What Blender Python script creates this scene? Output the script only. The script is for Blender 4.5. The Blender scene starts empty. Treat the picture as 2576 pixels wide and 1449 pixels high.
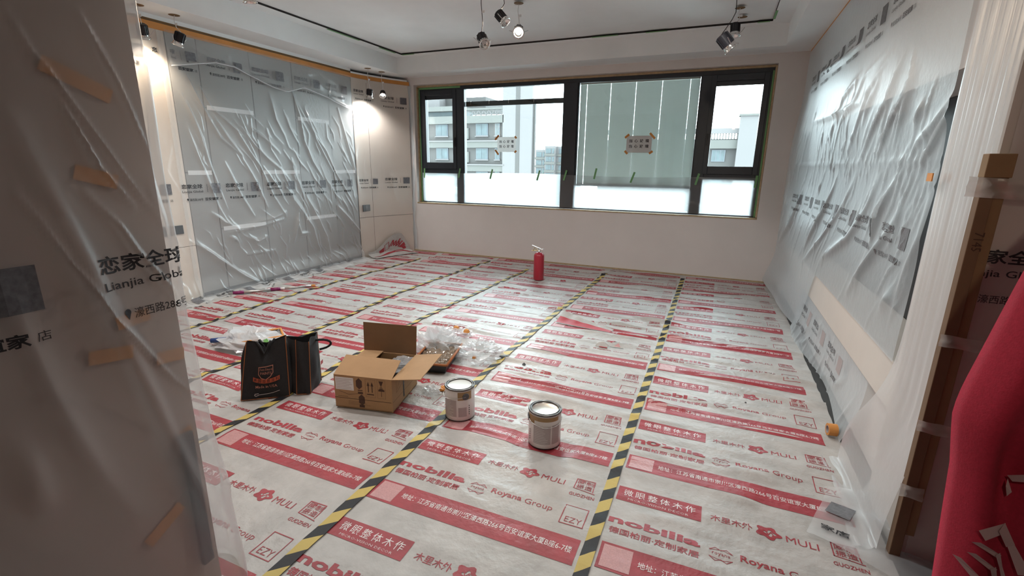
import bpy, math, random
import numpy as np
from mathutils import Matrix, Vector

# ------------------------------------------------------------------ camera, sky, exposure
scn = bpy.context.scene
COL = scn.collection
cam_d = bpy.data.cameras.new('camera'); cam = bpy.data.objects.new('camera', cam_d); COL.objects.link(cam)
cam_d.sensor_width = 36.0; cam_d.lens = 1195.4 / 2576 * 36.0; cam_d.clip_start = 0.02; cam_d.clip_end = 600
def _cam_axes(yaw, pitch, roll):
    f = np.array([math.sin(yaw)*math.cos(pitch), math.cos(yaw)*math.cos(pitch), math.sin(pitch)])
    r = np.array([math.cos(yaw), -math.sin(yaw), 0]); u = np.cross(r, f)
    c, s = math.cos(roll), math.sin(roll)
    return r*c + u*s, -r*s + u*c, f
_r, _u, _f = _cam_axes(math.radians(-22.9077), math.radians(-14.3975), math.radians(0.7793))
cam.matrix_world = Matrix(((_r[0], _u[0], -_f[0], 0), (_r[1], _u[1], -_f[1], 0), (_r[2], _u[2], -_f[2], 1.42), (0, 0, 0, 1)))
scn.camera = cam
world = bpy.data.worlds.new('overcast_sky'); scn.world = world; world.use_nodes = True
_bg = world.node_tree.nodes['Background']
_bg.inputs[0].default_value = (0.80, 0.93, 1.0, 1); _bg.inputs[1].default_value = 7.0
scn.view_settings.view_transform = 'Standard'; scn.view_settings.look = 'None'
scn.view_settings.gamma = 1.0; scn.view_settings.use_curve_mapping = False
scn.view_settings.exposure = 1.35
# daylight portal in the window opening (guides sky sampling only, gives off no light of its own)
_pl = bpy.data.lights.new('window_portal', 'AREA'); _pl.shape = 'RECTANGLE'; _pl.size = 5.0; _pl.size_y = 1.75
_pl.cycles.is_portal = True
_po = bpy.data.objects.new('window_portal', _pl); COL.objects.link(_po)
_po.location = (-2.03, 6.97, 1.70); _po.rotation_euler = (math.radians(-90), 0, 0)
scn.cycles.max_bounces = 8; scn.cycles.diffuse_bounces = 5; scn.cycles.glossy_bounces = 3; scn.cycles.transmission_bounces = 4; scn.cycles.transparent_max_bounces = 12
scn.cycles.caustics_reflective = False; scn.cycles.caustics_refractive = False
scn.cycles.sample_clamp_indirect = 6.0; scn.cycles.adaptive_threshold = 0.02

rng = np.random.default_rng(7)
random.seed(7)

# ------------------------------------------------------------------ material helpers
def srgb(r, g, b):
    o = []
    for c in (r, g, b):
        c /= 255.0
        o.append(c/12.92 if c <= 0.04045 else ((c+0.055)/1.055)**2.4)
    return (*o, 1.0)
def new_mat(name):
    m = bpy.data.materials.new(name); m.use_nodes = True
    nt = m.node_tree
    for n in list(nt.nodes): nt.nodes.remove(n)
    out = nt.nodes.new('ShaderNodeOutputMaterial')
    return m, nt, out
def noise_col(nt, c1, c2, scale, detail=4, rough=0.6, mapping=None):
    tc = nt.nodes.new('ShaderNodeTexCoord'); no = nt.nodes.new('ShaderNodeTexNoise'); ra = nt.nodes.new('ShaderNodeValToRGB')
    no.inputs['Scale'].default_value = scale; no.inputs['Detail'].default_value = detail; no.inputs['Roughness'].default_value = rough
    if mapping:
        mp = nt.nodes.new('ShaderNodeMapping'); mp.inputs['Scale'].default_value = mapping
        nt.links.new(tc.outputs['Object'], mp.inputs[0]); nt.links.new(mp.outputs[0], no.inputs['Vector'])
    else:
        nt.links.new(tc.outputs['Object'], no.inputs['Vector'])
    ra.color_ramp.elements[0].color = c1; ra.color_ramp.elements[1].color = c2
    ra.color_ramp.elements[0].position = 0.32; ra.color_ramp.elements[1].position = 0.68
    nt.links.new(no.outputs['Fac'], ra.inputs['Fac'])
    return ra.outputs['Color']
def bump_node(nt, scale, strength, dist=0.01, mapping=None, detail=5):
    tc = nt.nodes.new('ShaderNodeTexCoord'); no = nt.nodes.new('ShaderNodeTexNoise'); b = nt.nodes.new('ShaderNodeBump')
    no.inputs['Scale'].default_value = scale; no.inputs['Detail'].default_value = detail
    src = tc.outputs['Object']
    if mapping:
        mp = nt.nodes.new('ShaderNodeMapping'); mp.inputs['Scale'].default_value = mapping
        nt.links.new(src, mp.inputs[0]); src = mp.outputs[0]
    nt.links.new(src, no.inputs['Vector'])
    b.inputs['Strength'].default_value = strength; b.inputs['Distance'].default_value = dist
    nt.links.new(no.outputs['Fac'], b.inputs['Height'])
    return b.outputs['Normal']
def mat(name, col, rough=0.6, metal=0.0, spec=0.5, var=0.06, vscale=6.0, bump=None, emit=None, estr=0.0, vmap=None):
    m, nt, out = new_mat(name)
    p = nt.nodes.new('ShaderNodeBsdfPrincipled')
    p.inputs['Roughness'].default_value = rough; p.inputs['Metallic'].default_value = metal
    p.inputs['Specular IOR Level'].default_value = spec
    if var > 0:
        c1 = tuple(max(0, c*(1-var)) for c in col[:3]) + (1,); c2 = tuple(min(1, c*(1+var)) for c in col[:3]) + (1,)
        nt.links.new(noise_col(nt, c1, c2, vscale, mapping=vmap), p.inputs['Base Color'])
    else:
        p.inputs['Base Color'].default_value = col
    if bump: nt.links.new(bump_node(nt, *bump), p.inputs['Normal'])
    if emit:
        p.inputs['Emission Color'].default_value = emit; p.inputs['Emission Strength'].default_value = estr
    nt.links.new(p.outputs[0], out.inputs[0])
    return m
def film_mat(name, opacity, col=(0.86, 0.88, 0.90, 1), rough=0.28, translucent=0.45, bump=(30, 0.25, 0.004), gloss=0.5):
    """thin polythene: partly clear, partly milky, with a soft sheen"""
    m, nt, out = new_mat(name)
    tr = nt.nodes.new('ShaderNodeBsdfTransparent'); tr.inputs[0].default_value = (0.98, 0.985, 0.985, 1)
    p = nt.nodes.new('ShaderNodeBsdfDiffuse'); p.inputs[0].default_value = col
    tl = nt.nodes.new('ShaderNodeBsdfTranslucent'); tl.inputs[0].default_value = col
    gl = nt.nodes.new('ShaderNodeBsdfGlossy'); gl.inputs['Roughness'].default_value = rough; gl.inputs[0].default_value = (1, 1, 1, 1)
    m1 = nt.nodes.new('ShaderNodeMixShader'); m1.inputs[0].default_value = translucent
    m2 = nt.nodes.new('ShaderNodeMixShader'); m2.inputs[0].default_value = opacity
    m3 = nt.nodes.new('ShaderNodeMixShader')
    nt.links.new(p.outputs[0], m1.inputs[1]); nt.links.new(tl.outputs[0], m1.inputs[2])
    nt.links.new(tr.outputs[0], m2.inputs[1]); nt.links.new(m1.outputs[0], m2.inputs[2])
    # Schlick reflectance of a thin plastic sheet, same from both sides
    lw = nt.nodes.new('ShaderNodeLayerWeight'); lw.inputs['Blend'].default_value = 0.5
    pw = nt.nodes.new('ShaderNodeMath'); pw.operation = 'POWER'; pw.inputs[1].default_value = 4.0; nt.links.new(lw.outputs['Facing'], pw.inputs[0])
    ma = nt.nodes.new('ShaderNodeMath'); ma.operation = 'MULTIPLY_ADD'; ma.inputs[1].default_value = 1.3*gloss; ma.inputs[2].default_value = 0.12*gloss; nt.links.new(pw.outputs[0], ma.inputs[0])
    p3 = nt.nodes.new('ShaderNodeMath'); p3.operation = 'POWER'; p3.inputs[1].default_value = 3.0; nt.links.new(lw.outputs['Facing'], p3.inputs[0])
    oa = nt.nodes.new('ShaderNodeMath'); oa.operation = 'MULTIPLY_ADD'; oa.inputs[1].default_value = 0.55*(1-opacity); oa.inputs[2].default_value = opacity; nt.links.new(p3.outputs[0], oa.inputs[0])
    nt.links.new(oa.outputs[0], m2.inputs[0])
    nt.links.new(ma.outputs[0], m3.inputs[0]); nt.links.new(m2.outputs[0], m3.inputs[1]); nt.links.new(gl.outputs[0], m3.inputs[2])
    if bump:
        nm = bump_node(nt, *bump)
        for n in (p, tl, gl, lw): nt.links.new(nm, n.inputs['Normal'])
    nt.links.new(m3.outputs[0], out.inputs[0])
    return m
def glass_mat(name, tint=(0.93, 0.965, 0.955, 1)):
    m, nt, out = new_mat(name)
    tr = nt.nodes.new('ShaderNodeBsdfTransparent'); tr.inputs[0].default_value = tint
    gl = nt.nodes.new('ShaderNodeBsdfGlossy'); gl.inputs['Roughness'].default_value = 0.01
    fr = nt.nodes.new('ShaderNodeFresnel'); fr.inputs[0].default_value = 1.45
    mx = nt.nodes.new('ShaderNodeMixShader')
    nt.links.new(fr.outputs[0], mx.inputs[0]); nt.links.new(tr.outputs[0], mx.inputs[1]); nt.links.new(gl.outputs[0], mx.inputs[2])
    nt.links.new(mx.outputs[0], out.inputs[0])
    return m

# ------------------------------------------------------------------ mesh helpers
class G:
    def __init__(s): s.V = []; s.F = []; s.n = 0
    def add(s, V, F):
        V = np.asarray(V, float).reshape(-1, 3)
        s.V.append(V); s.F += [tuple(int(i)+s.n for i in f) for f in F]; s.n += len(V); return s
    def box(s, x0, x1, y0, y1, z0, z1):
        V = [(x, y, z) for x in (x0, x1) for y in (y0, y1) for z in (z0, z1)]
        return s.add(V, [(0,1,3,2), (4,6,7,5), (0,4,5,1), (2,3,7,6), (0,2,6,4), (1,5,7,3)])
    def obox(s, c, size, M):
        h = np.array(size)/2; V = np.array([(x, y, z) for x in (-1,1) for y in (-1,1) for z in (-1,1)])*h
        return s.add(V @ np.asarray(M).T + np.array(c), [(0,1,3,2), (4,6,7,5), (0,4,5,1), (2,3,7,6), (0,2,6,4), (1,5,7,3)])
    def hexa(s, P):      # 8 points: bottom 4 ccw, top 4 ccw
        return s.add(P, [(3,2,1,0), (4,5,6,7), (0,1,5,4), (1,2,6,5), (2,3,7,6), (3,0,4,7)])
    def slab(s, P, t):   # polygon with thickness t along its normal
        P = np.asarray(P, float); n = np.cross(P[1]-P[0], P[2]-P[0]); n /= np.linalg.norm(n); k = len(P)
        return s.add(np.vstack([P, P+n*t]), [tuple(range(k))[::-1], tuple(range(k, 2*k))] + [(i, (i+1)%k, (i+1)%k+k, i+k) for i in range(k)])
    def lathe(s, prof, n=24, c=(0,0,0), M=None):
        V = []; F = []
        for r, z in prof:
            for i in range(n):
                a = 2*math.pi*i/n; V.append((r*math.cos(a), r*math.sin(a), z))
        for j in range(len(prof)-1):
            for i in range(n):
                F.append((j*n+i, j*n+(i+1)%n, (j+1)*n+(i+1)%n, (j+1)*n+i))
        V = np.array(V)
        if M is not None: V = V @ np.asarray(M).T
        return s.add(V + np.array(c), F)
    def tube(s, pts, r, n=8, cap=True):
        P = np.asarray(pts, float); R = np.full(len(P), r) if np.isscalar(r) else np.asarray(r)
        T = np.gradient(P, axis=0); T /= np.linalg.norm(T, axis=1)[:, None] + 1e-12
        up = np.array([0, 0, 1.0]) if abs(T[0][2]) < 0.9 else np.array([1.0, 0, 0])
        V = []; u = np.cross(T[0], up); u /= np.linalg.norm(u)
        for i in range(len(P)):
            u = u - T[i]*(u @ T[i]); u /= np.linalg.norm(u); w = np.cross(T[i], u)
            for k in range(n):
                a = 2*math.pi*k/n; V.append(P[i] + R[i]*(math.cos(a)*u + math.sin(a)*w))
        F = [(j*n+i, j*n+(i+1)%n, (j+1)*n+(i+1)%n, (j+1)*n+i) for j in range(len(P)-1) for i in range(n)]
        if cap: F += [tuple(range(n))[::-1], tuple((len(P)-1)*n+i for i in range(n))]
        return s.add(V, F)
    def grid(s, A):      # A: (m,n,3)
        m, n = A.shape[:2]
        F = [(i*n+j, i*n+j+1, (i+1)*n+j+1, (i+1)*n+j) for i in range(m-1) for j in range(n-1)]
        return s.add(A.reshape(-1, 3), F)
    def build(s, name, material, parent=None, smooth=False, bevel=0.0):
        me = bpy.data.meshes.new(name)
        V = np.vstack(s.V)
        if parent is not None and s_world: V = V - np.array(root_loc(parent))
        me.from_pydata(V.tolist(), [], s.F); me.materials.append(material)
        if smooth: me.polygons.foreach_set('use_smooth', [True]*len(me.polygons))
        me.update()
        o = bpy.data.objects.new(name, me); COL.objects.link(o)
        if parent is not None: o.parent = parent
        if bevel:
            b = o.modifiers.new('bevel', 'BEVEL'); b.width = bevel; b.segments = 2; b.limit_method = 'ANGLE'
        return o
s_world = True           # parts are given in world coordinates; set False for local ones
def root_loc(o):
    l = np.zeros(3)
    while o is not None: l += np.array(o.location); o = o.parent
    return l
def tag(o, label=None, cat=None, group=None, kind=None):
    if label: o['label'] = label
    if cat: o['category'] = cat
    if group: o['group'] = group
    if kind: o['kind'] = kind
    return o
def thing(name, label, cat, loc=(0,0,0), group=None, kind=None):
    o = bpy.data.objects.new(name, None); o.empty_display_size = 0.1; COL.objects.link(o); o.location = loc
    return tag(o, label, cat, group, kind)
def copy_tree(o, parent=None):
    c = o.copy(); COL.objects.link(c)
    if parent is not None: c.parent = parent
    for ch in [k for k in bpy.data.objects if k.parent == o]: copy_tree(ch, c)
    return c
def rot_to(d):           # matrix whose -Z axis points along d
    d = np.array(d, float); d /= np.linalg.norm(d); z = -d
    x = np.cross([0, 0, 1.0], z) if abs(z[2]) < 0.99 else np.array([1.0, 0, 0])
    x /= np.linalg.norm(x); y = np.cross(z, x)
    return np.array([x, y, z]).T
def sstep(a, b, x):
    t = np.clip((x-a)/(b-a), 0, 1); return t*t*(3-2*t)

# ------------------------------------------------------------------ lettering
_tc = {}
def text_mesh(body, bold=0.0, shear=0.0, res=1):
    k = (body, bold, shear, res)
    if k in _tc: return _tc[k]
    cu = bpy.data.curves.new('t', 'FONT'); cu.body = body; cu.size = 1.0; cu.offset = bold; cu.shear = shear
    cu.resolution_u = res; cu.fill_mode = 'FRONT'
    o = bpy.data.objects.new('t', cu); COL.objects.link(o)
    dg = bpy.context.evaluated_depsgraph_get(); e = o.evaluated_get(dg); me = e.to_mesh()
    V = np.zeros(len(me.vertices)*3); me.vertices.foreach_get('co', V); V = V.reshape(-1, 3)[:, :2]
    Fc = [tuple(p.vertices) for p in me.polygons]
    e.to_mesh_clear(); bpy.data.objects.remove(o); bpy.data.curves.remove(cu)
    lo, hi = V.min(0), V.max(0)
    _tc[k] = ((V-lo)/(hi-lo), Fc, (hi-lo)[0]/(hi-lo)[1])
    return _tc[k]
class Print:
    """flat print in sheet coordinates (a,b), wrapped onto a surface when built"""
    def __init__(s): s.V = []; s.F = []; s.n = 0
    def add(s, V, F):
        V = np.asarray(V, float).reshape(-1, 2); s.V.append(V); s.F += [tuple(i+s.n for i in f) for f in F]; s.n += len(V)
    def text(s, body, x0, y0, x1, y1, bold=0.0, shear=0.0, res=1, rot=0.0):
        V, F, _ = text_mesh(body, bold, shear, res)
        W = V*np.array([x1-x0, y1-y0]) + np.array([x0, y0])
        if rot:
            c = W.mean(0); R = np.array([[math.cos(rot), -math.sin(rot)], [math.sin(rot), math.cos(rot)]]); W = (W-c) @ R.T + c
        s.add(W, F)
    def rect(s, x0, y0, x1, y1, step=0.025):
        nx = max(1, int(math.ceil((x1-x0)/step))); ny = max(1, int(math.ceil((y1-y0)/step)))
        X, Y = np.meshgrid(np.linspace(x0, x1, nx+1), np.linspace(y0, y1, ny+1), indexing='ij')
        s.add(np.stack([X, Y], -1), [(i*(ny+1)+j, (i+1)*(ny+1)+j, (i+1)*(ny+1)+j+1, i*(ny+1)+j+1) for i in range(nx) for j in range(ny)])
    def line(s, pts, w, closed=False):
        P = [np.array(p, float) for p in pts]
        if closed: P.append(P[0])
        for a, b in zip(P[:-1], P[1:]):
            d = b-a; L = np.hypot(*d); 
            if L < 1e-9: continue
            d /= L; n = np.array([-d[1], d[0]])*w/2; a2 = a-d*w/2; b2 = b+d*w/2
            k = max(1, int(L/0.03)); T = np.linspace(0, 1, k+1)
            Q = [a2+(b2-a2)*t for t in T]
            V = [q-n for q in Q]+[q+n for q in Q]
            s.add(V, [(i, i+1, k+1+i+1, k+1+i) for i in range(k)])
    def poly(s, pts):
        P = np.array(pts, float); c = P.mean(0); k = len(P)
        s.add(np.vstack([P, c]), [(i, (i+1)%k, k) for i in range(k)])
    def build(s, name, material, pos, eps, parent=None, keep=None):
        V = np.vstack(s.V); P = pos(V[:, 0], V[:, 1]); d = 0.004
        n = np.cross(pos(V[:, 0]+d, V[:, 1])-pos(V[:, 0]-d, V[:, 1]), pos(V[:, 0], V[:, 1]+d)-pos(V[:, 0], V[:, 1]-d))
        n /= np.linalg.norm(n, axis=1)[:, None]+1e-12
        F = s.F
        if keep is not None:
            ok = keep(V[:, 0], V[:, 1]); F = [f for f in F if all(ok[i] for i in f)]
            used = sorted({i for f in F for i in f}); m = {u: i for i, u in enumerate(used)}
            P = P[used]; n = n[used]; F = [tuple(m[i] for i in f) for f in F]
        g = G(); g.add(P+n*eps, F)
        return g.build(name, material, parent)
def fold_field(folds, Y, Z, w=0.016, amp=0.02):
    """sum of soft ridges along polylines, each only worked out near its own line"""
    sh = np.shape(Y); Y = np.ravel(Y); Z = np.ravel(Z); h = np.zeros_like(Y, float)
    for k, L in enumerate(folds):
        ww = w*(0.7+0.6*((k*37) % 10)/10.0); aa = amp*(0.6+0.7*((k*53) % 10)/10.0); R = 10*ww
        xs = [p[0] for p in L]; zs = [p[1] for p in L]
        ix = np.nonzero((Y > min(xs)-R) & (Y < max(xs)+R) & (Z > min(zs)-R) & (Z < max(zs)+R))[0]
        if not len(ix): continue
        y = Y[ix]; z = Z[ix]; best = np.full(len(ix), 1e9); tb = np.zeros(len(ix))
        tot = sum(math.dist(a, b) for a, b in zip(L[:-1], L[1:])); acc = 0
        for a, b in zip(L[:-1], L[1:]):
            dx, dy = b[0]-a[0], b[1]-a[1]; l2 = dx*dx+dy*dy+1e-12
            t = np.clip(((y-a[0])*dx+(z-a[1])*dy)/l2, 0, 1)
            d = np.hypot(y-a[0]-t*dx, z-a[1]-t*dy); m = d < best
            best = np.where(m, d, best); tb = np.where(m, (acc+t*math.sqrt(l2))/tot, tb); acc += math.sqrt(l2)
        h[ix] += aa*(0.25+0.75*np.sin(np.pi*np.clip(tb, 0.02, 0.98)))/(1+(best/ww)**2)*np.clip((R-best)/(0.5*R), 0, 1)
    return h.reshape(sh)
def rand_folds(n, a0, a1, b0, b1, ang, spread, l0, l1, seed):
    r = random.Random(seed); o = []
    for i in range(n):
        a = r.uniform(a0, a1); b = r.uniform(b0, b1); t = math.radians(ang+r.uniform(-spread, spread)); L = r.uniform(l0, l1)
        bend = r.uniform(-0.2, 0.2)*L
        o.append([(a, b), (a+L/2*math.cos(t)+bend*math.sin(t), b+L/2*math.sin(t)-bend*math.cos(t)), (a+L*math.cos(t), b+L*math.sin(t))])
    return o
def sheet(name, pos, a0, a1, b0, b1, da, db, material, parent=None):
    na = max(2, int((a1-a0)/da)+1); nb = max(2, int((b1-b0)/db)+1)
    A, B = np.meshgrid(np.linspace(a0, a1, na), np.linspace(b0, b1, nb), indexing='ij')
    P = pos(A.ravel(), B.ravel()).reshape(na, nb, 3)
    g = G(); g.grid(P)
    return g.build(name, material, parent, smooth=True)

# ------------------------------------------------------------------ materials
M = {}
M['paint'] = mat('matt_wall_paint', (0.70, 0.665, 0.64, 1), 0.85, var=0.02, vscale=3)
M['ceil'] = mat('ceiling_paint', (0.85, 0.875, 0.88, 1), 0.9, var=0.02, vscale=3)
M['beige'] = mat('beige_panel', (0.76, 0.655, 0.56, 1), 0.7, var=0.03, vscale=4)
M['greypanel'] = mat('grey_panel', (0.235, 0.225, 0.21, 1), 0.55, var=0.04, vscale=5)
M['dark'] = mat('dark_gap', (0.02, 0.018, 0.016, 1), 0.9, var=0)
M['browngap'] = mat('brown_shadow_gap', (0.16, 0.085, 0.03, 1), 0.8, var=0.1)
M['floor'] = mat('dark_floor_tile', (0.035, 0.04, 0.042, 1), 0.35, var=0.15, vscale=9)
M['frame'] = mat('graphite_frame', (0.020, 0.026, 0.034, 1), 0.35, var=0.05)
M['glass'] = glass_mat('window_glass')
M['wood'] = mat('raw_batten', (0.42, 0.31, 0.18, 1), 0.7, var=0.15, vscale=20)
M['green'] = mat('green_masking_tape', (0.16, 0.36, 0.15, 1), 0.6, var=0.08)
M['orange'] = mat('orange_masking_tape', (0.62, 0.26, 0.06, 1), 0.6, var=0.08)
M['paper'] = mat('white_paper', (0.72, 0.72, 0.72, 1), 0.7, var=0.01)
M['notice'] = film_mat('notice_paper', 0.97, col=(0.80, 0.80, 0.79, 1), translucent=0.35, rough=0.6, gloss=0.1, bump=None)
M['ink'] = mat('black_ink', (0.018, 0.018, 0.022, 1), 0.6, var=0)
M['greyink'] = mat('grey_ink', (0.13, 0.13, 0.14, 1), 0.6, var=0.25, vscale=60)
M['floorfilm'] = mat('floor_film_white', (0.44, 0.425, 0.405, 1), 0.42, spec=0.45, var=0.13, vscale=7, bump=(34, 0.55, 0.008))
M['redprint'] = mat('red_print', (0.33, 0.034, 0.046, 1), 0.45, spec=0.4, var=0.16, vscale=9, bump=(34, 0.55, 0.008))
M['pinkprint'] = mat('pale_red_print', (0.52, 0.27, 0.27, 1), 0.36, spec=0.5, var=0.12, vscale=160, bump=(34, 0.55, 0.008))
M['whiteprint'] = mat('white_print', (0.72, 0.68, 0.67, 1), 0.36, var=0.05, bump=(34, 0.55, 0.008))
M['film_left'] = film_mat('wall_film', 0.27, translucent=0.25, gloss=0.25, rough=0.25)
M['film_skirt'] = film_mat('skirt_film', 0.17, gloss=0.4)
M['film_right'] = film_mat('niche_film', 0.42, col=(0.78, 0.885, 0.94, 1), rough=0.42, gloss=0.42, bump=(26, 0.35, 0.006))
M['film_fg'] = film_mat('entry_film', 0.28, rough=0.3, bump=(60, 0.08, 0.003))
M['film_pier'] = film_mat('pier_film', 0.50, rough=0.35)
M['film_window'] = film_mat('window_film', 0.42, col=(0.93, 0.95, 0.97, 1), translucent=0.85, bump=(14, 0.3, 0.01), gloss=0.3)
M['clear'] = film_mat('clear_bag_plastic', 0.32, rough=0.12, translucent=0.3, bump=(25, 0.3, 0.004), gloss=0.5)
M['milky'] = film_mat('milky_bag_plastic', 0.50, rough=0.25, translucent=0.4, bump=(25, 0.3, 0.004), gloss=0.35)
M['black'] = mat('black_plastic', (0.012, 0.012, 0.014, 1), 0.4, var=0.1)
M['blackmetal'] = mat('black_heatsink', (0.02, 0.02, 0.024, 1), 0.38, metal=0.3, var=0.1)
M['chrome'] = mat('chrome', (0.75, 0.74, 0.72, 1), 0.12, metal=1.0, var=0)
M['steel'] = mat('brushed_steel', (0.55, 0.55, 0.54, 1), 0.3, metal=1.0, var=0.05)
M['whiteplastic'] = mat('white_plastic', (0.72, 0.71, 0.70, 1), 0.45, var=0.02)
M['lamp_on'] = mat('lamp_lit', (1, 0.95, 0.85, 1), 0.5, var=0, emit=(1.0, 0.93, 0.80, 1), estr=60)
M['card'] = mat('cardboard', (0.36, 0.215, 0.105, 1), 0.8, var=0.07, vscale=7, bump=(60, 0.1, 0.002))
M['carddark'] = mat('cardboard_print', (0.07, 0.035, 0.022, 1), 0.8, var=0.1)
M['cardin'] = mat('cardboard_inner', (0.20, 0.115, 0.06, 1), 0.85, var=0.07)
M['guard'] = mat('brown_edge_guard', (0.24, 0.15, 0.075, 1), 0.75, var=0.08)
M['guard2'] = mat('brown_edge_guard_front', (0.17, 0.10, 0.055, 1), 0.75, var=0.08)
M['red'] = mat('red_enamel', (0.40, 0.025, 0.045, 1), 0.28, var=0.04)
M['brass'] = mat('brass', (0.62, 0.52, 0.25, 1), 0.3, metal=0.9, var=0.05)
M['blackfab'] = mat('black_nonwoven', (0.012, 0.012, 0.013, 1), 0.85, var=0.15, vscale=90, bump=(160, 0.3, 0.002))
M['piping'] = mat('orange_piping', (0.30, 0.095, 0.025, 1), 0.7, var=0.08)
M['redfab'] = mat('red_knit_fabric', (0.42, 0.016, 0.045, 1), 0.9, var=0.10, vscale=120, bump=(260, 0.35, 0.002))
M['palefabprint'] = mat('pale_fabric_print', (0.50, 0.33, 0.34, 1), 0.9, var=0.05)
M['blue'] = mat('blue_handle', (0.02, 0.08, 0.30, 1), 0.25, var=0.05)
M['magenta'] = mat('magenta_band', (0.20, 0.01, 0.09, 1), 0.4, var=0.05)
M['gold'] = mat('gold_label', (0.34, 0.22, 0.10, 1), 0.4, var=0.05)
M['labelgrey'] = mat('label_grey', (0.42, 0.37, 0.37, 1), 0.5, var=0.03)
M['slat'] = mat('blind_slat', (0.74, 0.78, 0.76, 1), 0.5, var=0.02)
M['tapeclear'] = film_mat('clear_packing_tape', 0.55, col=(0.72, 0.68, 0.64, 1), rough=0.2, bump=None)
M['facade'] = mat('facade_grey', (0.0175, 0.016, 0.015, 1), 0.8, var=0.03, vscale=0.3)
M['facade_band'] = mat('facade_pale_band', (0.034, 0.034, 0.0305, 1), 0.8, var=0.03, vscale=0.3)
M['facade_white'] = mat('facade_white_tile', (0.046, 0.0425, 0.0425, 1), 0.7, var=0.02, vscale=0.3)
M['facade_glass'] = mat('far_window_glass', (0.020, 0.030, 0.033, 1), 0.5, spec=0.35, var=0.35, vscale=1.2)
M['ground'] = mat('city_ground', (0.42, 0.42, 0.41, 1), 0.9, var=0.2, vscale=0.05)
M['green_lbl'] = mat('green_label', (0.10, 0.30, 0.06, 1), 0.5, var=0.05)
M['plate'] = mat('grey_cover_plate', (0.09, 0.095, 0.10, 1), 0.5, var=0.08)
def hazard_mat():
    m, nt, out = new_mat('hazard_tape')
    tc = nt.nodes.new('ShaderNodeTexCoord'); sp = nt.nodes.new('ShaderNodeSeparateXYZ'); nt.links.new(tc.outputs['Object'], sp.inputs[0])
    a = nt.nodes.new('ShaderNodeMath'); a.operation = 'SUBTRACT'; nt.links.new(sp.outputs[1], a.inputs[0]); nt.links.new(sp.outputs[0], a.inputs[1])
    b = nt.nodes.new('ShaderNodeMath'); b.operation = 'DIVIDE'; nt.links.new(a.outputs[0], b.inputs[0]); b.inputs[1].default_value = 0.162
    c = nt.nodes.new('ShaderNodeMath'); c.operation = 'FRACT'; nt.links.new(b.outputs[0], c.inputs[0])
    d = nt.nodes.new('ShaderNodeMath'); d.operation = 'GREATER_THAN'; nt.links.new(c.outputs[0], d.inputs[0]); d.inputs[1].default_value = 0.5
    mx = nt.nodes.new('ShaderNodeMix'); mx.data_type = 'RGBA'
    mx.inputs[6].default_value = (0.014, 0.015, 0.018, 1); mx.inputs[7].default_value = (0.55, 0.42, 0.12, 1)
    nt.links.new(d.outputs[0], mx.inputs[0])
    p = nt.nodes.new('ShaderNodeBsdfPrincipled'); p.inputs['Roughness'].default_value = 0.5; p.inputs['Specular IOR Level'].default_value = 0.3
    nt.links.new(mx.outputs[2], p.inputs['Base Color']); nt.links.new(bump_node(nt, 38, 0.3, 0.006), p.inputs['Normal'])
    nt.links.new(p.outputs[0], out.inputs[0]); return m
M['hazard'] = hazard_mat()

# ================================================================== THE SETTING
def struct(name, g, m, parent=None, bevel=0.0):
    o = g.build(name, m, parent, bevel=bevel)
    if parent is None: o['kind'] = 'structure'
    return o
HC = 2.727      # soffit height
HT = 2.95       # tray height
struct('floor', G().box(-5.4, 2.4, -2.7, 6.95, -0.12, -0.012), M['floor'])
# window wall with its opening
WX0, WX1, WZ0, WZ1 = -4.556, 0.484, 0.816, 2.622
g = G()
g.box(-5.4, WX0, 6.72, 6.95, -0.02, 3.1); g.box(WX1, 2.4, 6.72, 6.95, -0.02, 3.1)
g.box(WX0, WX1, 6.72, 6.95, -0.02, WZ0); g.box(WX0, WX1, 6.72, 6.95, WZ1, 3.1)
struct('wall_back', g, M['paint'])
struct('wall_left', G().box(-5.5, -5.30, 0.5, 6.75, -0.02, 3.1), M['browngap'])
g = G(); g.box(0.80, 1.3, 2.36, 6.75, 1.80, 3.1); g.box(0.80, 1.3, 6.45, 6.75, 0, 1.80); g.box(1.10, 1.3, 2.36, 6.45, 0, 1.8); g.box(0.84, 1.10, 2.36, 6.45, 0, 0.38)
wr = struct('wall_right', g, M['paint'])
G().box(1.07, 1.10, 2.37, 6.44, 0.60, 1.795).build('dark_back_panel', M['black'], wr)
struct('wall_front_right', G().box(0.775, 2.4, 1.965, 2.36, -0.02, 2.74), mat('pier_board', (0.60, 0.555, 0.515, 1), 0.75, var=0.03))
M['brownboard'] = mat('brown_board', (0.46, 0.345, 0.285, 1), 0.75, var=0.03, vscale=4)
struct('wall_front_left', G().box(-5.4, -1.41, 0.45, 0.835, -0.02, 2.74), M['brownboard'])
struct('wall_entry_left', G().box(-1.80, -1.41, -2.7, 0.45, -0.02, 2.74), M['brownboard'])
struct('wall_entry_right', G().box(2.2, 2.4, -2.7, 1.965, -0.02, 2.74), M['paint'])
struct('wall_entry_back', G().box(-1.8, 2.4, -2.7, -2.5, -0.02, 2.74), M['paint'])
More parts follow.
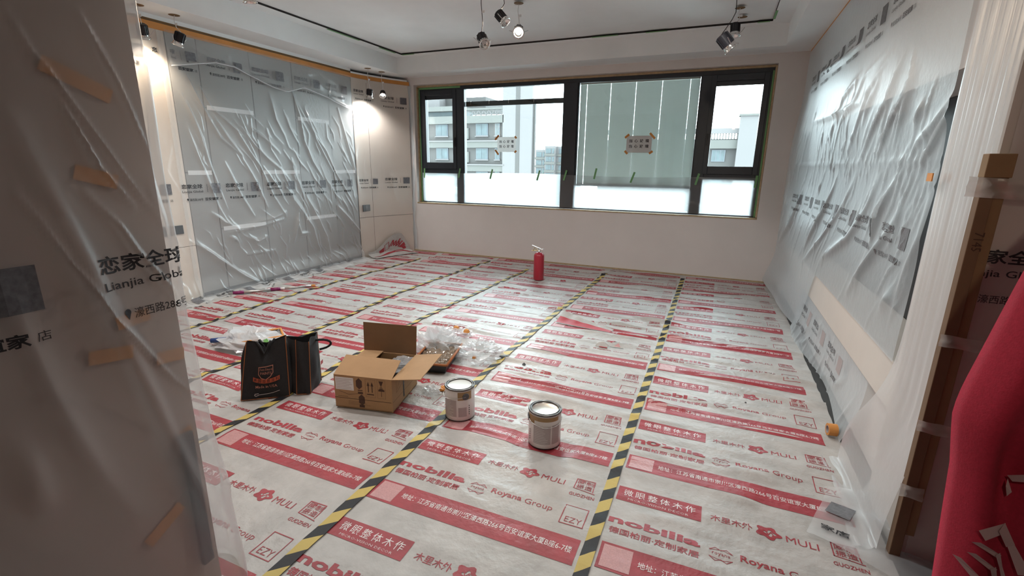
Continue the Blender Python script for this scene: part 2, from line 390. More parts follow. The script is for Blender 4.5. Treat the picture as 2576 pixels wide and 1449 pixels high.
# ceiling: dropped rim, tray, loose centre panel with a shadow gap round it
TX0, TX1, TY0, TY1 = -4.593, 0.509, 1.55, 6.36
g = G()
g.box(-5.5, TX0, -2.7, 6.95, HC, 3.06); g.box(TX1, 2.4, -2.7, 6.95, HC, 3.06)
g.box(TX0, TX1, -2.7, TY0, HC, 3.06); g.box(TX0, TX1, TY1, 6.95, HC, 3.06)
ceil = struct('ceiling', g, M['ceil'])
GX0, GX1, GY0, GY1 = -4.42, 0.337, 1.75, 6.235
g = G()
g.box(TX0, GX0, TY0, TY1, HT, 3.0); g.box(GX1, TX1, TY0, TY1, HT, 3.0); g.box(GX0, GX1, TY0, GY0, HT, 3.0); g.box(GX0, GX1, GY1, TY1, HT, 3.0)
struct('tray_border', g, M['ceil'], ceil)
struct('tray_panel', G().box(GX0+0.004, GX1-0.004, GY0+0.004, GY1-0.004, HT+0.020, 2.995), M['ceil'], ceil)
g = G(); g.box(GX0, GX0+0.003, GY0, GY1, HT+0.0005, HT+0.0195); g.box(GX1-0.003, GX1, GY0, GY1, HT+0.0005, HT+0.0195); g.box(GX0, GX1, GY1-0.003, GY1, HT+0.0005, HT+0.0195)
struct('gap_shade', g, M['dark'], ceil)  # dark strips on the border's inner edges, painted as the gap's shade
struct('tray_lid', G().box(TX0, TX1, TY0, TY1, 3.001, 3.06), M['dark'], ceil)
struct('baseboard_back', G().box(-4.64, 0.80, 6.700, 6.72, 0.0, 0.028), M['wood'])
# green masking tape left on the ceiling gap
for k, (x0, x1, y0, y1, lab) in enumerate([(-4.40, -4.20, 6.215, 6.245, 'at the far left corner of the ceiling gap'), (-1.62, -1.30, 6.20, 6.23, 'on the ceiling gap above the window middle'),
        (-0.98, -0.74, 6.205, 6.232, 'on the ceiling gap above the white blind'), (0.19, 0.31, 6.20, 6.232, 'at the far right corner of the ceiling gap'),
        (0.33, 0.352, 5.85, 6.14, 'hanging off the right side of the ceiling gap'), (-4.435, -4.41, 4.80, 5.35, 'along the left side of the ceiling gap'), (-4.435, -4.41, 5.75, 6.10, 'on the left side of the ceiling gap near the corner')]):
    o = G().box(x0, x1, y0, y1, HT-0.006, HT-0.003).build('masking_tape', M['green'])
    tag(o, 'strip of green masking tape ' + lab, 'tape', 'green tape on the ceiling')

# ------------------------------------------------------------------ the window
win = thing('window_1', None, None, (-2.03, 6.84, WZ0), kind='structure')
def bars(name, parent, lst, m=M['frame'], bevel=0.003):
    for a in lst: G().box(*a).build(name, m, parent, bevel=bevel)
FY0, FY1 = 6.835, 6.905
bars('frame_bar', win, [(-4.556, -4.475, FY0, FY1, 0.818, 2.62), (0.40, 0.484, FY0, FY1, 0.818, 2.62), (-4.475, 0.40, FY0, FY1, 2.545, 2.62), (-4.475, 0.40, FY0, FY1, 0.822, 0.85)])
bars('mullion', win, [(-3.86, -3.722, FY0-0.01, FY1, 0.85, 2.545), (-2.139, -1.935, FY0-0.02, FY1, 0.85, 2.545), (-0.338, -0.20, FY0-0.01, FY1, 0.85, 2.545)])
bars('transom', win, [(-4.475, -3.86, FY0, FY1, 1.29, 1.36), (-0.20, 0.40, FY0, FY1, 1.28, 1.35)])
# pane 3 inner frame
bars('frame_bar', win, [(-1.935, -1.918, FY0, FY1, 0.85, 2.545), (-0.352, -0.338, FY0, FY1, 0.85, 2.545)])
def sash(x0, x1, z0, z1, hx):
    s = thing('sash', None, None, (x0, 6.82, z0)); s.parent = win; s.location = np.array((x0, 6.82, z0))-np.array(win.location)
    w = 0.062; gg = G()
    for a in ((x0, x0+w, z0, z1), (x1-w, x1, z0, z1), (x0+w, x1-w, z0, z0+0.10), (x0+w, x1-w, z1-0.075, z1)):
        gg.box(a[0], a[1], 6.815, 6.90, a[2], a[3])
    gg.build('sash_frame', M['frame'], s, bevel=0.004)
    G().box(x0+w, x1-w, 6.866, 6.872, z0+0.10, z1-0.075).build('pane', M['glass'], s)
    G().box(x0+w, x1-w, 6.85, 6.862, z1-0.13, z1-0.075).build('blind_rail', M['frame'], s)
    hg = G(); hg.box(hx-0.012, hx+0.012, 6.806, 6.815, 1.78, 1.85); hg.box(hx-0.008, hx+0.008, 6.786, 6.80, 1.70, 1.84); hg.box(hx-0.008, hx+0.008, 6.79, 6.815, 1.825, 1.84)
    hg.build('handle', M['black'], s, bevel=0.002)
sash(-4.475, -3.862, 1.36, 2.545, -3.885)
sash(-0.225, 0.425, 1.35, 2.545, -0.205)
for x0, x1, z0, z1 in ((-4.475, -3.86, 0.85, 1.29), (-0.20, 0.40, 0.85, 1.28), (-3.722, -2.139, 0.85, 2.545), (-1.918, -0.352, 0.85, 2.545)):
    G().box(x0, x1, 6.866, 6.872, z0, z1).build('pane', M['glass'], win)
# rough battens and tape in the reveal
bars('batten', win, [(-4.54, 0.47, 6.80, 6.835, 2.595, 2.618), (0.464, 0.482, 6.74, 6.835, 0.83, 2.60), (-4.554, -4.537, 6.79, 6.835, 0.83, 2.60)], M['wood'], 0)
bars('sill_edge', win, [(-4.556, 0.484, 6.715, 6.835, 0.806, 0.822)], M['wood'], 0.002)
bars('edge_tape', win, [(-4.537, -4.519, 6.826, 6.832, 0.83, 2.585), (-4.53, -3.79, 6.826, 6.832, 2.565, 2.592), (0.445, 0.463, 6.820, 6.832, 0.83, 2.56)], M['green'], 0)

# rolled-up blind in the second light
hr = thing('raised_blind', 'dark rolled-up blind rail across the clear pane left of the closed blind', 'blind', (-2.93, 6.88, 2.30))
G().box(-3.715, -2.146, 6.874, 6.892, 2.295, 2.365).build('head_rail', M['frame'], hr)
for x in (-3.63, -3.32, -3.0, -2.6):
    G().box(x-0.003, x+0.003, 6.868, 6.874, 2.32, 2.37).build('clip', M['chrome'], hr)
# lowered blind
vb = thing('venetian_blind', 'closed grey venetian blind with pale ladder cords behind the glass', 'blind', (-1.135, 6.89, 1.16))
g = G(); ns = 108
for i in range(ns):
    z = 1.19 + (2.52-1.19)*i/(ns-1); c, s = math.cos(math.radians(76)), math.sin(math.radians(76)); hw = 0.0088
    ed = [-1.912] + [v for x in (-1.82, -1.49, -1.155, -0.82, -0.475) for v in (x-0.002, x+0.002)] + [-0.358]
    for xa, xb in zip(ed[0::2], ed[1::2]):
        g.add([(xa, 6.889+hw*c, z-hw*s), (xb, 6.889+hw*c, z-hw*s), (xb, 6.889-hw*c, z+hw*s), (xa, 6.889-hw*c, z+hw*s)], [(0, 1, 2, 3)])
sl = g.build('slats', M['slat'], vb); sl['kind'] = 'stuff'
G().box(-1.914, -0.356, 6.880, 6.898, 1.155, 1.182).build('bottom_rail', M['frame'], vb)
G().box(-1.914, -0.356, 6.880, 6.898, 2.523, 2.543).build('head_rail', M['whiteplastic'], vb)
M['cord'] = film_mat('ladder_cord', 0.95, col=(0.95, 0.96, 0.96, 1), translucent=0.2, bump=None)
for x in (-1.82, -1.49, -1.155, -0.82, -0.475):
    G().box(x-0.0012, x+0.0012, 6.8735, 6.8755, 1.18, 2.53).build('ladder_cord', M['cord'], vb)

# warning notices taped on the glass
def notice(x0, z0, x1, z1, label, tapes):
    t = thing('warning_notice', label, 'sign', (x0, 6.862, z0), 'notices taped to the panes')
    G().box(x0, x1, 6.860, 6.8615, z0, z1).build('sheet', M['notice'], t)
    w = x1-x0; h = z1-z0
    for r in (0.60, 0.28):
        for i, ch in enumerate('当心玻璃'):
            p = Print(); p.text(ch, x0+w*(0.10+0.215*i), z0+h*r, x0+w*(0.10+0.215*i+0.135), z0+h*(r+0.20), bold=0.02)
            p.build('character', M['ink'], lambda a, b: np.stack([a, np.full_like(a, 6.860), b], -1), 0.0012, t)
    for (x, z, a, L) in tapes:
        R = np.array([[math.cos(a), 0, -math.sin(a)], [0, 1, 0], [math.sin(a), 0, math.cos(a)]])
        G().obox((x, 6.8585, z), (L, 0.001, 0.028), R).build('corner_tape', M['orange'], t)
notice(-3.172, 1.625, -2.869, 1.842, 'paper glass warning notice taped on the clear pane before the tall building', [(-3.18, 1.835, 0.8, 0.09), (-3.18, 1.62, -0.9, 0.09), (-2.872, 1.835, -0.8, 0.04), (-2.872, 1.63, 0.8, 0.04)])
notice(-1.228, 1.620, -0.892, 1.838, 'paper glass warning notice taped in front of the closed blind', [(-1.225, 1.835, 0.7, 0.07), (-0.89, 1.835, -0.8, 0.10), (-1.225, 1.622, -0.8, 0.055), (-0.895, 1.622, 0.6, 0.055)])

# milky film taped over the lower window
_wf = rand_folds(26, -4.5, 0.4, 0.84, 1.28, 160, 40, 0.15, 0.6, 3) + [[(-0.9, 1.12), (-0.4, 0.98), (0.35, 0.85)], [(-1.3, 1.1), (-0.6, 0.93), (0.3, 0.84)], [(-0.15, 1.25), (0.15, 1.05), (0.42, 0.87)], [(-4.4, 1.2), (-4.1, 1.05), (-3.8, 0.9)]]
def pos_wf(a, b):
    z = 0.838 + (1.305+0.012*np.sin(a*2.1+1)-0.838)*b
    return np.stack([a, 6.809 + 0.004*np.sin(a*3.0)*np.sin(b*3) - fold_field(_wf, a, z, 0.010, 0.008), z], -1)
wfo = sheet('window_film', pos_wf, -4.50, 0.44, 0, 1, 0.02, 0.045, M['film_window'])
tag(wfo, 'milky plastic film taped across the bottom of the whole window', 'plastic sheet')
for x, z, a, lab in ((-3.80, 1.30, 1.35, 'left mullion'), (-3.24, 1.295, 1.3, 'wide clear pane under its notice'), (-2.47, 1.29, 1.3, 'wide clear pane near the middle mullion'), (-2.06, 1.30, 1.3, 'middle mullion'),
                     (-1.62, 1.33, 1.38, 'left half of the closed blind'), (-1.10, 1.29, 1.25, 'closed blind below its notice'), (-0.27, 1.285, 1.35, 'right mullion'), (-4.45, 1.29, 1.5, 'left window jamb'), (0.42, 1.27, 1.5, 'right window jamb')):
    R = np.array([[math.cos(a), 0, -math.sin(a)], [0, 1, 0], [math.sin(a), 0, math.cos(a)]])
    o = G().obox((x, 6.788, z), (0.15, 0.0012, 0.026), R).build('masking_tape', M['green'])
    tag(o, 'slanting strip of green tape holding film over the ' + lab, 'tape', 'green tape holding the window film')

# ------------------------------------------------------------------ outside
struct('ground_outside', G().box(-300, 300, 8.0, 400, -46, -45), M['ground'])
ba = thing('apartment_block', 'large pale green and grey apartment block seen through the left panes', 'building', (-28, 55, -45))
def part(name, m, root, *b): return G().box(*b).build(name, m, root)
part('wall', M['facade'], ba, -46, -24.5, 55.0, 57.0, -45, 7.3)
part('tower', M['facade_white'], ba, -24.5, -20.75, 54.4, 55.0, -45, 12.0)
part('tower_return', M['facade'], ba, -20.75, -20.55, 54.8, 55.2, -45, 8.5)
for x in (-22.55,): part('joint', M['facade'], ba, x-0.25, x+0.25, 54.36, 54.42, -45, 12.0)
for z in (-4.55, -1.7, 1.15, 3.97):
    part('floor_band', M['facade_band'], ba, -46, -24.4, 54.5, 55.0, z-0.42, z+0.42)
    part('band_lip', M['facade_white'], ba, -46, -24.3, 54.35, 55.0, z+0.30, z+0.44)
part('floor_band', M['facade_band'], ba, -46, -24.4, 54.4, 55.0, 6.42, 7.3)
part('roof_band', M['facade_band'], ba, -46, -30.0, 54.2, 57, 7.9, 8.45)
part('recess', M['facade_glass'], ba, -46, -29.8, 55.3, 57, 7.3, 7.9)
part('pergola_beam', M['facade_band'], ba, -30, -24.5, 54.5, 54.9, 7.95, 8.15)
part('penthouse', M['facade'], ba, -34.6, -28.5, 58, 64, 8.4, 9.9)
part('stair_tower', M['facade_white'], ba, -46, -34.4, 56.5, 64, 8.4, 11.5)
for i in range(7):
    x = -29.6+i*0.7; gg = G(); gg.tube([(x, 54.7, 7.3), (x+0.35, 54.7, 7.97)], 0.06, 5); gg.tube([(x+0.35, 54.7, 7.97), (x+0.7, 54.7, 7.3)], 0.06, 5); gg.build('truss', M['facade_white'], ba)
for z0, z1 in ((5.0, 6.39), (2.18, 3.51), (-0.65, 0.70), (-3.5, -2.1)):
    for x0, x1 in ((-34.08, -32.33), (-28.33, -26.69), (-25.73, -25.08), (-40.5, -38.7)):
        w = part('window', M['frame'], ba, x0, x1, 54.9, 55.05, z0, z1)
        wl = np.array(ba.location)
        for k in range(2):
            xa = x0+0.07+(x1-x0-0.14)*k/2; xb = x0+0.03+(x1-x0-0.14)*(k+1)/2
            G().box(xa, xb, 54.87, 54.91, z0+0.07, z1-0.07).build('pane', M['facade_glass'], w)
        G().box(x0-0.1, x1+0.1, 54.8, 55.02, z0-0.14, z0-0.02).build('sill', M['facade_white'], w)
    part('downpipe', M['facade_band'], ba, -30.3, -29.3, 54.8, 55.0, z0-0.4, z0+0.9)
bb = thing('distant_tower', 'small faraway apartment towers between the block and the middle mullion', 'building', (-61, 180, -45))
for x0, x1, zt, y in ((-67.3, -63.1, 7.7, 181), (-63.1, -58.9, 9.0, 180), (-58.9, -52.0, 8.9, 182)):
    part('wall', M['facade_white'], bb, x0, x1, y, y+12, -45, zt)
    for f in range(8):
        z = zt-1.1-3.05*f
        for u0, u1 in ((0.12, 0.62), (0.72, 0.9)):
            w = part('window', M['facade_glass'], bb, x0+(x1-x0)*u0, x0+(x1-x0)*u1, y-0.15, y+0.1, z-1.6, z+0.2)
        part('balcony_band', M['facade_band'], bb, x0, x1, y-0.4, y, z-2.5, z-1.75)
bc = thing('corner_building', 'pale building with a rooftop parapet seen through the right sash', 'building', (1, 60, -45))
part('wall', M['facade'], bc, -14, 1.5, 60, 72, -45, 4.5)
part('tower', M['facade_white'], bc, 1.33, 12, 58.8, 60.2, -45, 7.0)
part('tower_cap', M['facade_band'], bc, 1.2, 12.1, 58.6, 60.3, 6.9, 7.1)
part('floor_band', M['facade_band'], bc, -14, 1.45, 59.4, 60, 3.6, 4.5)
part('parapet', M['facade_white'], bc, -14, 1.4, 59.6, 60, 5.2, 5.75)
part('rail_band', M['facade'], bc, -14, 1.4, 59.7, 60, 4.5, 4.62)
for i in range(10):
    part('baluster', M['facade_band'], bc, -1.4+i*0.29, -1.28+i*0.29, 59.7, 59.9, 4.6, 5.2)
for x0 in (-1.15, -5.0):
    for z in (2.2, -0.7):
        w = part('window', M['frame'], bc, x0, x0+1.4, 59.9, 60.05, z, z+1.27)
        for k in range(3): G().box(x0+0.06+k*0.45, x0+0.42+k*0.45, 59.86, 59.91, z+0.08, z+1.2).build('pane', M['facade_glass'], w)

# ================================================================== LEFT WALL: cabinets and end panels
cols = [3.245, 3.545, 4.14, 4.725, 5.31, 5.765]
labs = ['narrow grey cabinet column beside the beige post', 'grey tall cabinet second from the beige post', 'grey tall cabinet in the middle of the left wall', 'grey tall cabinet second from the curved end panel', 'grey cabinet column next to the curved end panel']
splits = [[1.31], [1.965, 0.71], [1.31], [1.965, 0.71], [1.31]]
for i in range(5):
    y0, y1 = cols[i], cols[i+1]
    t = thing('tall_cabinet', labs[i] + ' under plastic film', 'cabinet', (-4.99, (y0+y1)/2, 0), 'tall cabinets along the left wall')
    G().box(-5.28, -4.992, y0+0.001, y1-0.001, 0.0, 2.655).build('body', M['plate'], t)
    zs = [0.05] + sorted(splits[i]) + [2.65]
    for a, b in zip(zs[:-1], zs[1:]):
        G().box(-4.990, -4.972, y0+0.006, y1-0.006, a+0.003, b-0.003).build('door', M['greypanel'], t, bevel=0.002)
    for z in splits[i]:
        G().box(-4.972, -4.968, y0+0.03, y1-0.02, z-0.022, z+0.022).build('joint_tape', M['paper'], t)
pp = thing('end_post', 'beige tall end panel lit by the first spotlight at far left', 'panel', (-4.98, 2.2, 0))
G().box(-5.28, -4.965, 0.84, 3.235, 0.575, 2.66).build('upper_board', M['beige'], pp); G().box(-5.28, -4.965, 0.84, 3.235, 0.0, 0.57).build('lower_board', M['beige'], pp)
# curved end panel towards the window wall
def curve_pt(t, off=0.0):     # t 0..1 from cabinet edge to window wall
    t = np.asarray(t, float)
    X = -4.968 + 0.335*t**1.6; Y = 5.775 + 0.935*t
    dX = 0.335*1.6*t**0.6; dY = np.full_like(t, 0.935); L = np.hypot(dX, dY)
    return X + off*dY/L, Y - off*dX/L
cp = thing('curved_end_panel', 'curved beige end panel between the grey cabinets and the window wall', 'panel', (-4.85, 6.2, 0))
for nm, z0, z1, t0, t1 in (('upper_board', 0.625, 2.66, 0.0, 0.285), ('upper_board', 0.625, 2.66, 0.29, 0.985), ('lower_board', 0.0, 0.618, 0.0, 0.285), ('lower_board', 0.0, 0.618, 0.29, 0.985)):
    T = np.linspace(t0, t1, 14); X, Y = curve_pt(T); X2, Y2 = curve_pt(T, -0.012)
    A = np.zeros((14, 4, 3)); A[:, 0] = np.stack([X2, Y2, np.full(14, z0)], -1); A[:, 1] = np.stack([X, Y, np.full(14, z0)], -1)
    A[:, 2] = np.stack([X, Y, np.full(14, z1)], -1); A[:, 3] = np.stack([X2, Y2, np.full(14, z1)], -1)
    G().grid(A).build(nm, M['beige'], cp)
for (y0, y1, z0, z1, lab) in ((5.83, 6.05, 0.715, 0.815, 'grey cover plate on the curved end panel'), (2.90, 3.02, 0.70, 0.80, 'left grey cover plate low on the beige post'), (3.03, 3.13, 0.71, 0.795, 'right grey cover plate low on the beige post')):
    x = -4.948 if y0 > 5 else -4.962
    o = G().box(x, x+0.012, y0, y1, z0, z1).build('cover_plate', M['plate'], bevel=0.003); tag(o, lab, 'wall plate')
struct('trim_2', G().box(-5.28, -4.968, 2.2, 5.78, 2.690, 2.727), M['ceil'])
struct('gap_shade_strip', G().box(-5.28, -4.967, 2.2, 5.78, 2.662, 2.6895), M['browngap'])  # solid brown strip painted as the shade of the gap over the cabinets
T = np.linspace(0, 0.97, 16); X, Y = curve_pt(T, 0.0)
struct('trim_4', G().slab([(x, y, 2.690) for x, y in zip(X, Y)] + [(-5.28, 6.68, 2.690), (-5.28, 5.79, 2.690)], 0.036), M['ceil'])
# orange tape running along the cabinet tops
o = G().box(-4.964, -4.960, 2.2, 5.77, 2.605, 2.665).build('edge_tape', M['orange']); tag(o, 'long band of orange tape along the cabinet tops on the left wall', 'tape')
T = np.linspace(0, 1, 20); X, Y = curve_pt(T, 0.004); A = np.stack([np.stack([X, Y, np.full(20, 2.61)], -1), np.stack([X, Y, np.full(20, 2.665)], -1)], 1)
o = G().grid(A).build('edge_tape', M['orange']); tag(o, 'orange tape bending along the top of the curved end panel', 'tape')

# ================================================================== WALL FILMS AND THEIR PRINT
def block(p, q, r_, a, T, s=1.0):
    """one printed block: four characters, latin line, divider, plain code patch (q), address line"""
    p.text('恋家全球', a, T-0.045*s, a+0.215*s, T, bold=0.022, res=2)
    p.text('Lianjia Global', a+0.002*s, T-0.092*s, a+0.215*s, T-0.064*s, bold=0.008, res=3)
    q.rect(a+0.312*s, T-0.098*s, a+0.415*s, T+0.004*s)
    u = np.linspace(0, 2*math.pi, 12, endpoint=False); c = np.array([a+0.045*s, T-0.150*s])
    r_.poly([(c[0]+0.009*s*math.cos(t), c[1]+0.009*s*math.sin(t)) for t in u]); r_.poly([(c[0]-0.008*s, c[1]-0.003*s), (c[0], c[1]-0.02*s), (c[0]+0.008*s, c[1]-0.003*s)])
    r_.text('濠西路288号', a+0.062*s, T-0.170*s, a+0.205*s, T-0.143*s, bold=0.004, res=2)
    r_.text('百安谊家', a+0.225*s, T-0.172*s, a+0.375*s, T-0.140*s, bold=0.028)
    r_.text('店', a+0.388*s, T-0.168*s, a+0.415*s, T-0.145*s)

def print_blocks(blocks, pos, parent, ink, patch, keep=None, eps=0.002):
    for b in blocks:
        p, q, r_, dv = Print(), Print(), Print(), Print(); block(p, q, r_, *b)
        sc_ = b[2] if len(b) > 2 else 1.0; dv.rect(b[0]+0.262*sc_, b[1]-0.085*sc_, b[0]+0.265*sc_, b[1]-0.002*sc_)
        for pr_, nm, m in ((p, 'lettering', ink), (q, 'code_patch', patch), (r_, 'address_line', ink), (dv, 'divider_line', ink)):
            if keep is not None:
                V = np.vstack(pr_.V)
                ok = keep(V[:, 0], V[:, 1])
                if not any(all(ok[i] for i in f) for f in pr_.F): continue
            pr_.build(nm, m, pos, eps, parent, keep)
LF = [[(3.34, 2.03), (3.44, 1.63), (3.51, 1.34), (3.63, 0.92)], [(3.3, 2.07), (3.37, 1.88), (3.45, 1.66), (3.47, 1.48)], [(3.38, 2.25), (3.54, 1.87), (3.65, 1.67), (3.88, 1.5)], [(3.5, 2.16), (3.6, 1.96), (3.85, 1.76), (3.98, 1.54), (4.1, 1.37), (4.24, 1.03), (4.4, 0.78)], [(3.32, 1.74), (3.37, 1.53), (3.44, 1.27), (3.54, 0.92)], [(3.61, 1.88), (3.74, 1.67), (3.89, 1.5)], [(3.92, 1.8), (4.06, 1.61), (4.22, 1.46), (4.39, 1.34), (4.49, 1.15)], [(3.99, 1.82), (4.21, 1.69), (4.4, 1.54)], [(4.34, 2.19), (4.39, 1.92), (4.49, 1.76)], [(4.66, 2.31), (4.76, 1.99), (4.79, 1.7), (4.91, 1.44), (5.07, 1.23)], [(4.74, 2.14), (4.94, 1.84), (5.16, 1.58), (5.33, 1.27), (5.56, 0.96), (5.71, 0.72)], [(4.86, 2.09), (4.99, 1.74), (5.11, 1.55), (5.28, 1.29)], [(5.45, 2.15), (5.56, 1.78), (5.71, 1.3), (5.76, 0.95)], [(3.89, 1.46), (4.01, 1.22), (4.14, 0.91)], [(4.57, 1.47), (4.58, 1.26)], [(3.67, 1.42), (3.81, 1.05), (3.95, 0.82)], [(4.15, 1.37), (4.39, 1.02)]]
LF2 = [[(3.01, 0.74), (3.19, 0.61), (3.38, 0.46), (3.56, 0.3), (3.83, 0.05)], [(3.23, 0.62), (3.42, 0.4), (3.7, 0.16), (3.89, 0.03)], [(3.44, 0.89), (3.57, 0.78), (3.75, 0.69)], [(4.6, 0.83), (4.48, 0.45)], [(4.55, 0.74), (4.6, 0.53), (4.74, 0.52)], [(4.76, 0.99), (4.9, 0.72), (5.03, 0.44), (5.08, 0.18), (4.94, 0.02)], [(5.32, 0.82), (5.53, 0.61), (5.75, 0.41)], [(4.44, 1.11), (4.65, 0.83), (4.81, 0.58), (4.89, 0.27), (4.82, 0.07)], [(3.6, 0.62), (3.7, 0.56)], [(3.82, 0.59), (3.95, 0.52), (4.08, 0.56)], [(3.72, 0.48), (3.79, 0.39), (4.18, 0.38)], [(4.39, 0.82), (4.24, 0.78), (3.78, 0.72)], [(4.35, 0.74), (4.0, 0.70), (3.6, 0.66)]]
_small = rand_folds(120, 3.3, 5.7, 0.15, 2.1, -66, 18, 0.10, 0.45, 11) + rand_folds(30, 3.4, 5.2, 0.15, 0.75, -75, 35, 0.06, 0.16, 12)
def lf_profile(s):            # arc length from the top: down the front, then out over the floor
    z = np.where(s < 2.56, 2.60-s, 0.035*np.exp(-(s-2.56)/0.05)+0.006)
    out = np.where(s < 2.35, 0.0, 0.06*sstep(2.35, 2.56, s)) + np.maximum(0, s-2.56)*0.95
    return z, out
def pos_lf(a, s):
    z, out = lf_profile(s)
    h = fold_field(LF, a, z, 0.010, 0.024) + fold_field(LF2, a, z, 0.018, 0.034) + fold_field(_small, a, z, 0.007, 0.009)
    fl = s > 2.56
    h = np.where(fl, 0.25*h, h)
    edge = 1 + 0.25*np.sin(a*9) + 0.15*np.sin(a*23)
    x = -4.945 + np.where(fl, out*edge, out) + np.where(fl, 0, h)
    return np.stack([x, a, z + np.where(fl, 0.012*(0.5+0.5*np.sin(a*31+s*20)) + h, 0)], -1)
lf = sheet('wall_film', pos_lf, 3.16, 5.74, 0, 2.74, 0.0085, 0.012, M['film_left'])
tag(lf, 'wrinkled translucent film hanging over the grey cabinets on the left wall', 'plastic sheet', 'plastic films on the walls')
_pz = lambda a, b: pos_lf(a, 2.60-b)
print_blocks([(a, 1.197) for a in (3.17, 3.645, 4.165, 4.70, 5.225)] + [(a, 0.012) for a in (3.3, 3.85, 4.4)], _pz, lf, M['ink'], M['greyink'])

# short skirt of film over its top
_sk = np.array([(3.16, 2.29), (3.23, 2.30), (3.47, 2.36), (3.69, 2.41), (3.91, 2.41), (4.15, 2.34), (4.40, 2.27), (4.57, 2.25), (4.82, 2.33), (5.22, 2.27), (5.66, 2.17), (5.75, 2.16)])
_skf = [[(3.34, 2.62), (3.62, 2.52), (3.96, 2.43), (4.47, 2.35), (5.07, 2.23), (5.58, 2.18)], [(3.3, 2.55), (3.7, 2.44), (4.1, 2.40)]] + rand_folds(26, 3.3, 5.6, 2.25, 2.6, -55, 50, 0.1, 0.35, 21)
def pos_sk(a, b):
    zb = np.interp(a, _sk[:, 0], _sk[:, 1]); z = zb + (2.615-zb)*b
    return np.stack([-4.925 + 0.02*np.sin(a*4+1)*(1-b) + 0.018*np.exp(-((1-b)-1)**2/0.004) + fold_field(_skf, a, z, 0.012, 0.008), a, z], -1)
sk = sheet('wall_film', pos_sk, 3.22, 5.74, 0, 1, 0.014, 0.04, M['film_skirt'])
tag(sk, 'short skirt of printed film with a wavy hem above the grey cabinets', 'plastic sheet', 'plastic films on the walls')
G().tube(pos_sk(np.linspace(3.22, 5.74, 60), np.zeros(60)), 0.006, 6).build('rolled_hem', film_mat('film_hem', 0.75, bump=None), sk, smooth=True)
def _psk(a, b):
    zb = np.interp(a, _sk[:, 0], _sk[:, 1]); return pos_sk(a, (b-zb)/(2.615-zb))
_kp = lambda a, b: (b > np.interp(a, _sk[:, 0], _sk[:, 1])+0.01) & (a > 3.235) & (a < 5.73)
print_blocks([(a, 2.455) for a in (3.07, 3.60, 4.136, 4.70, 5.225)], _psk, sk, M['greyink'], M['greyink'], _kp)
# address line of the longer film showing under the skirt
print_blocks([(a, 2.455) for a in (3.09, 3.60, 4.136, 4.70, 5.225)], _pz, lf, M['ink'], M['greyink'], lambda a, b: (b < np.interp(a, _sk[:, 0], _sk[:, 1])-0.005) & (a > 3.3) & (a < 5.7))

# film over the beige post
_pf = rand_folds(22, 2.5, 3.2, 0.1, 2.2, -80, 14, 0.3, 0.9, 31) + [[(3.0, 0.74), (3.1, 0.5), (3.2, 0.4)], [(3.05, 0.6), (3.12, 0.4), (3.2, 0.3)]]
def pos_pf(a, s):
    z, out = lf_profile(s)
    fl = s > 2.56; h = np.where(fl, 0.002, fold_field(_pf, a, z, 0.01, 0.008))
    return np.stack([-4.953 + h + out*np.where(fl, 1+0.3*np.sin(a*11), 1), a, z+np.where(fl, 0.01*(0.5+0.5*np.sin(a*37)), 0)], -1)
pf = sheet('wall_film', pos_pf, 2.2, 3.20, 0, 2.72, 0.016, 0.02, M['film_skirt'])
tag(pf, 'smooth film over the beige post at the far left', 'plastic sheet', 'plastic films on the walls')
_pp = lambda a, b: pos_pf(a, 2.60-b)
print_blocks([(2.66, 1.20), (2.605, 2.44), (2.72, 0.03)], _pp, pf, M['ink'], M['greyink'])
for a, T in ((3.10, 2.445), (3.13, 0.05)):
    p = Print(); p.text('恋', a, T-0.045, a+0.05, T, bold=0.028); p.build('lettering', M['ink'], _pp, 0.002, pf)
# film round the curved end panel and its corner
_cf = rand_folds(16, 5.8, 6.6, 0.3, 2.2, -75, 18, 0.3, 0.9, 41) + [[(5.8, 0.95), (6.0, 0.6), (6.2, 0.35)], [(5.8, 0.8), (5.98, 0.55), (6.15, 0.4)]]
def pos_cf(a, z):
    t = np.clip((a-5.775)/0.935, 0, 1); off = 0.018 + fold_field(_cf, a, z, 0.01, 0.007)
    X, Y = curve_pt(t, 0.0); return np.stack([X+off*0.93, Y-off*0.35, z], -1)
cf = sheet('wall_film', pos_cf, 5.775, 6.70, 0.03, 2.615, 0.016, 0.025, M['film_skirt'])
tag(cf, 'film wrapped round the curved end panel beside the window', 'plastic sheet', 'plastic films on the walls')
print_blocks([(5.80, 1.20, 0.82), (6.26, 1.215, 0.95), (5.80, 2.46, 0.82), (6.26, 2.42, 0.95)], pos_cf, cf, M['ink'], M['greyink'], lambda a, b: (a < 6.695))
def pos_ct(a, z): return np.stack([-4.635+a+0.01*np.sin(z*14+a*60)+0.05*(1-sstep(0.0, 0.5, z))*a*6, 6.705-0.012*np.sin(a*40)-0.02*np.sin(z*3), z], -1)
o = sheet('wall_film', pos_ct, 0, 0.055, 0.06, 2.60, 0.008, 0.03, M['film_right']); tag(o, 'narrow gathered film edge in the far left corner by the window', 'plastic sheet', 'plastic films on the walls')

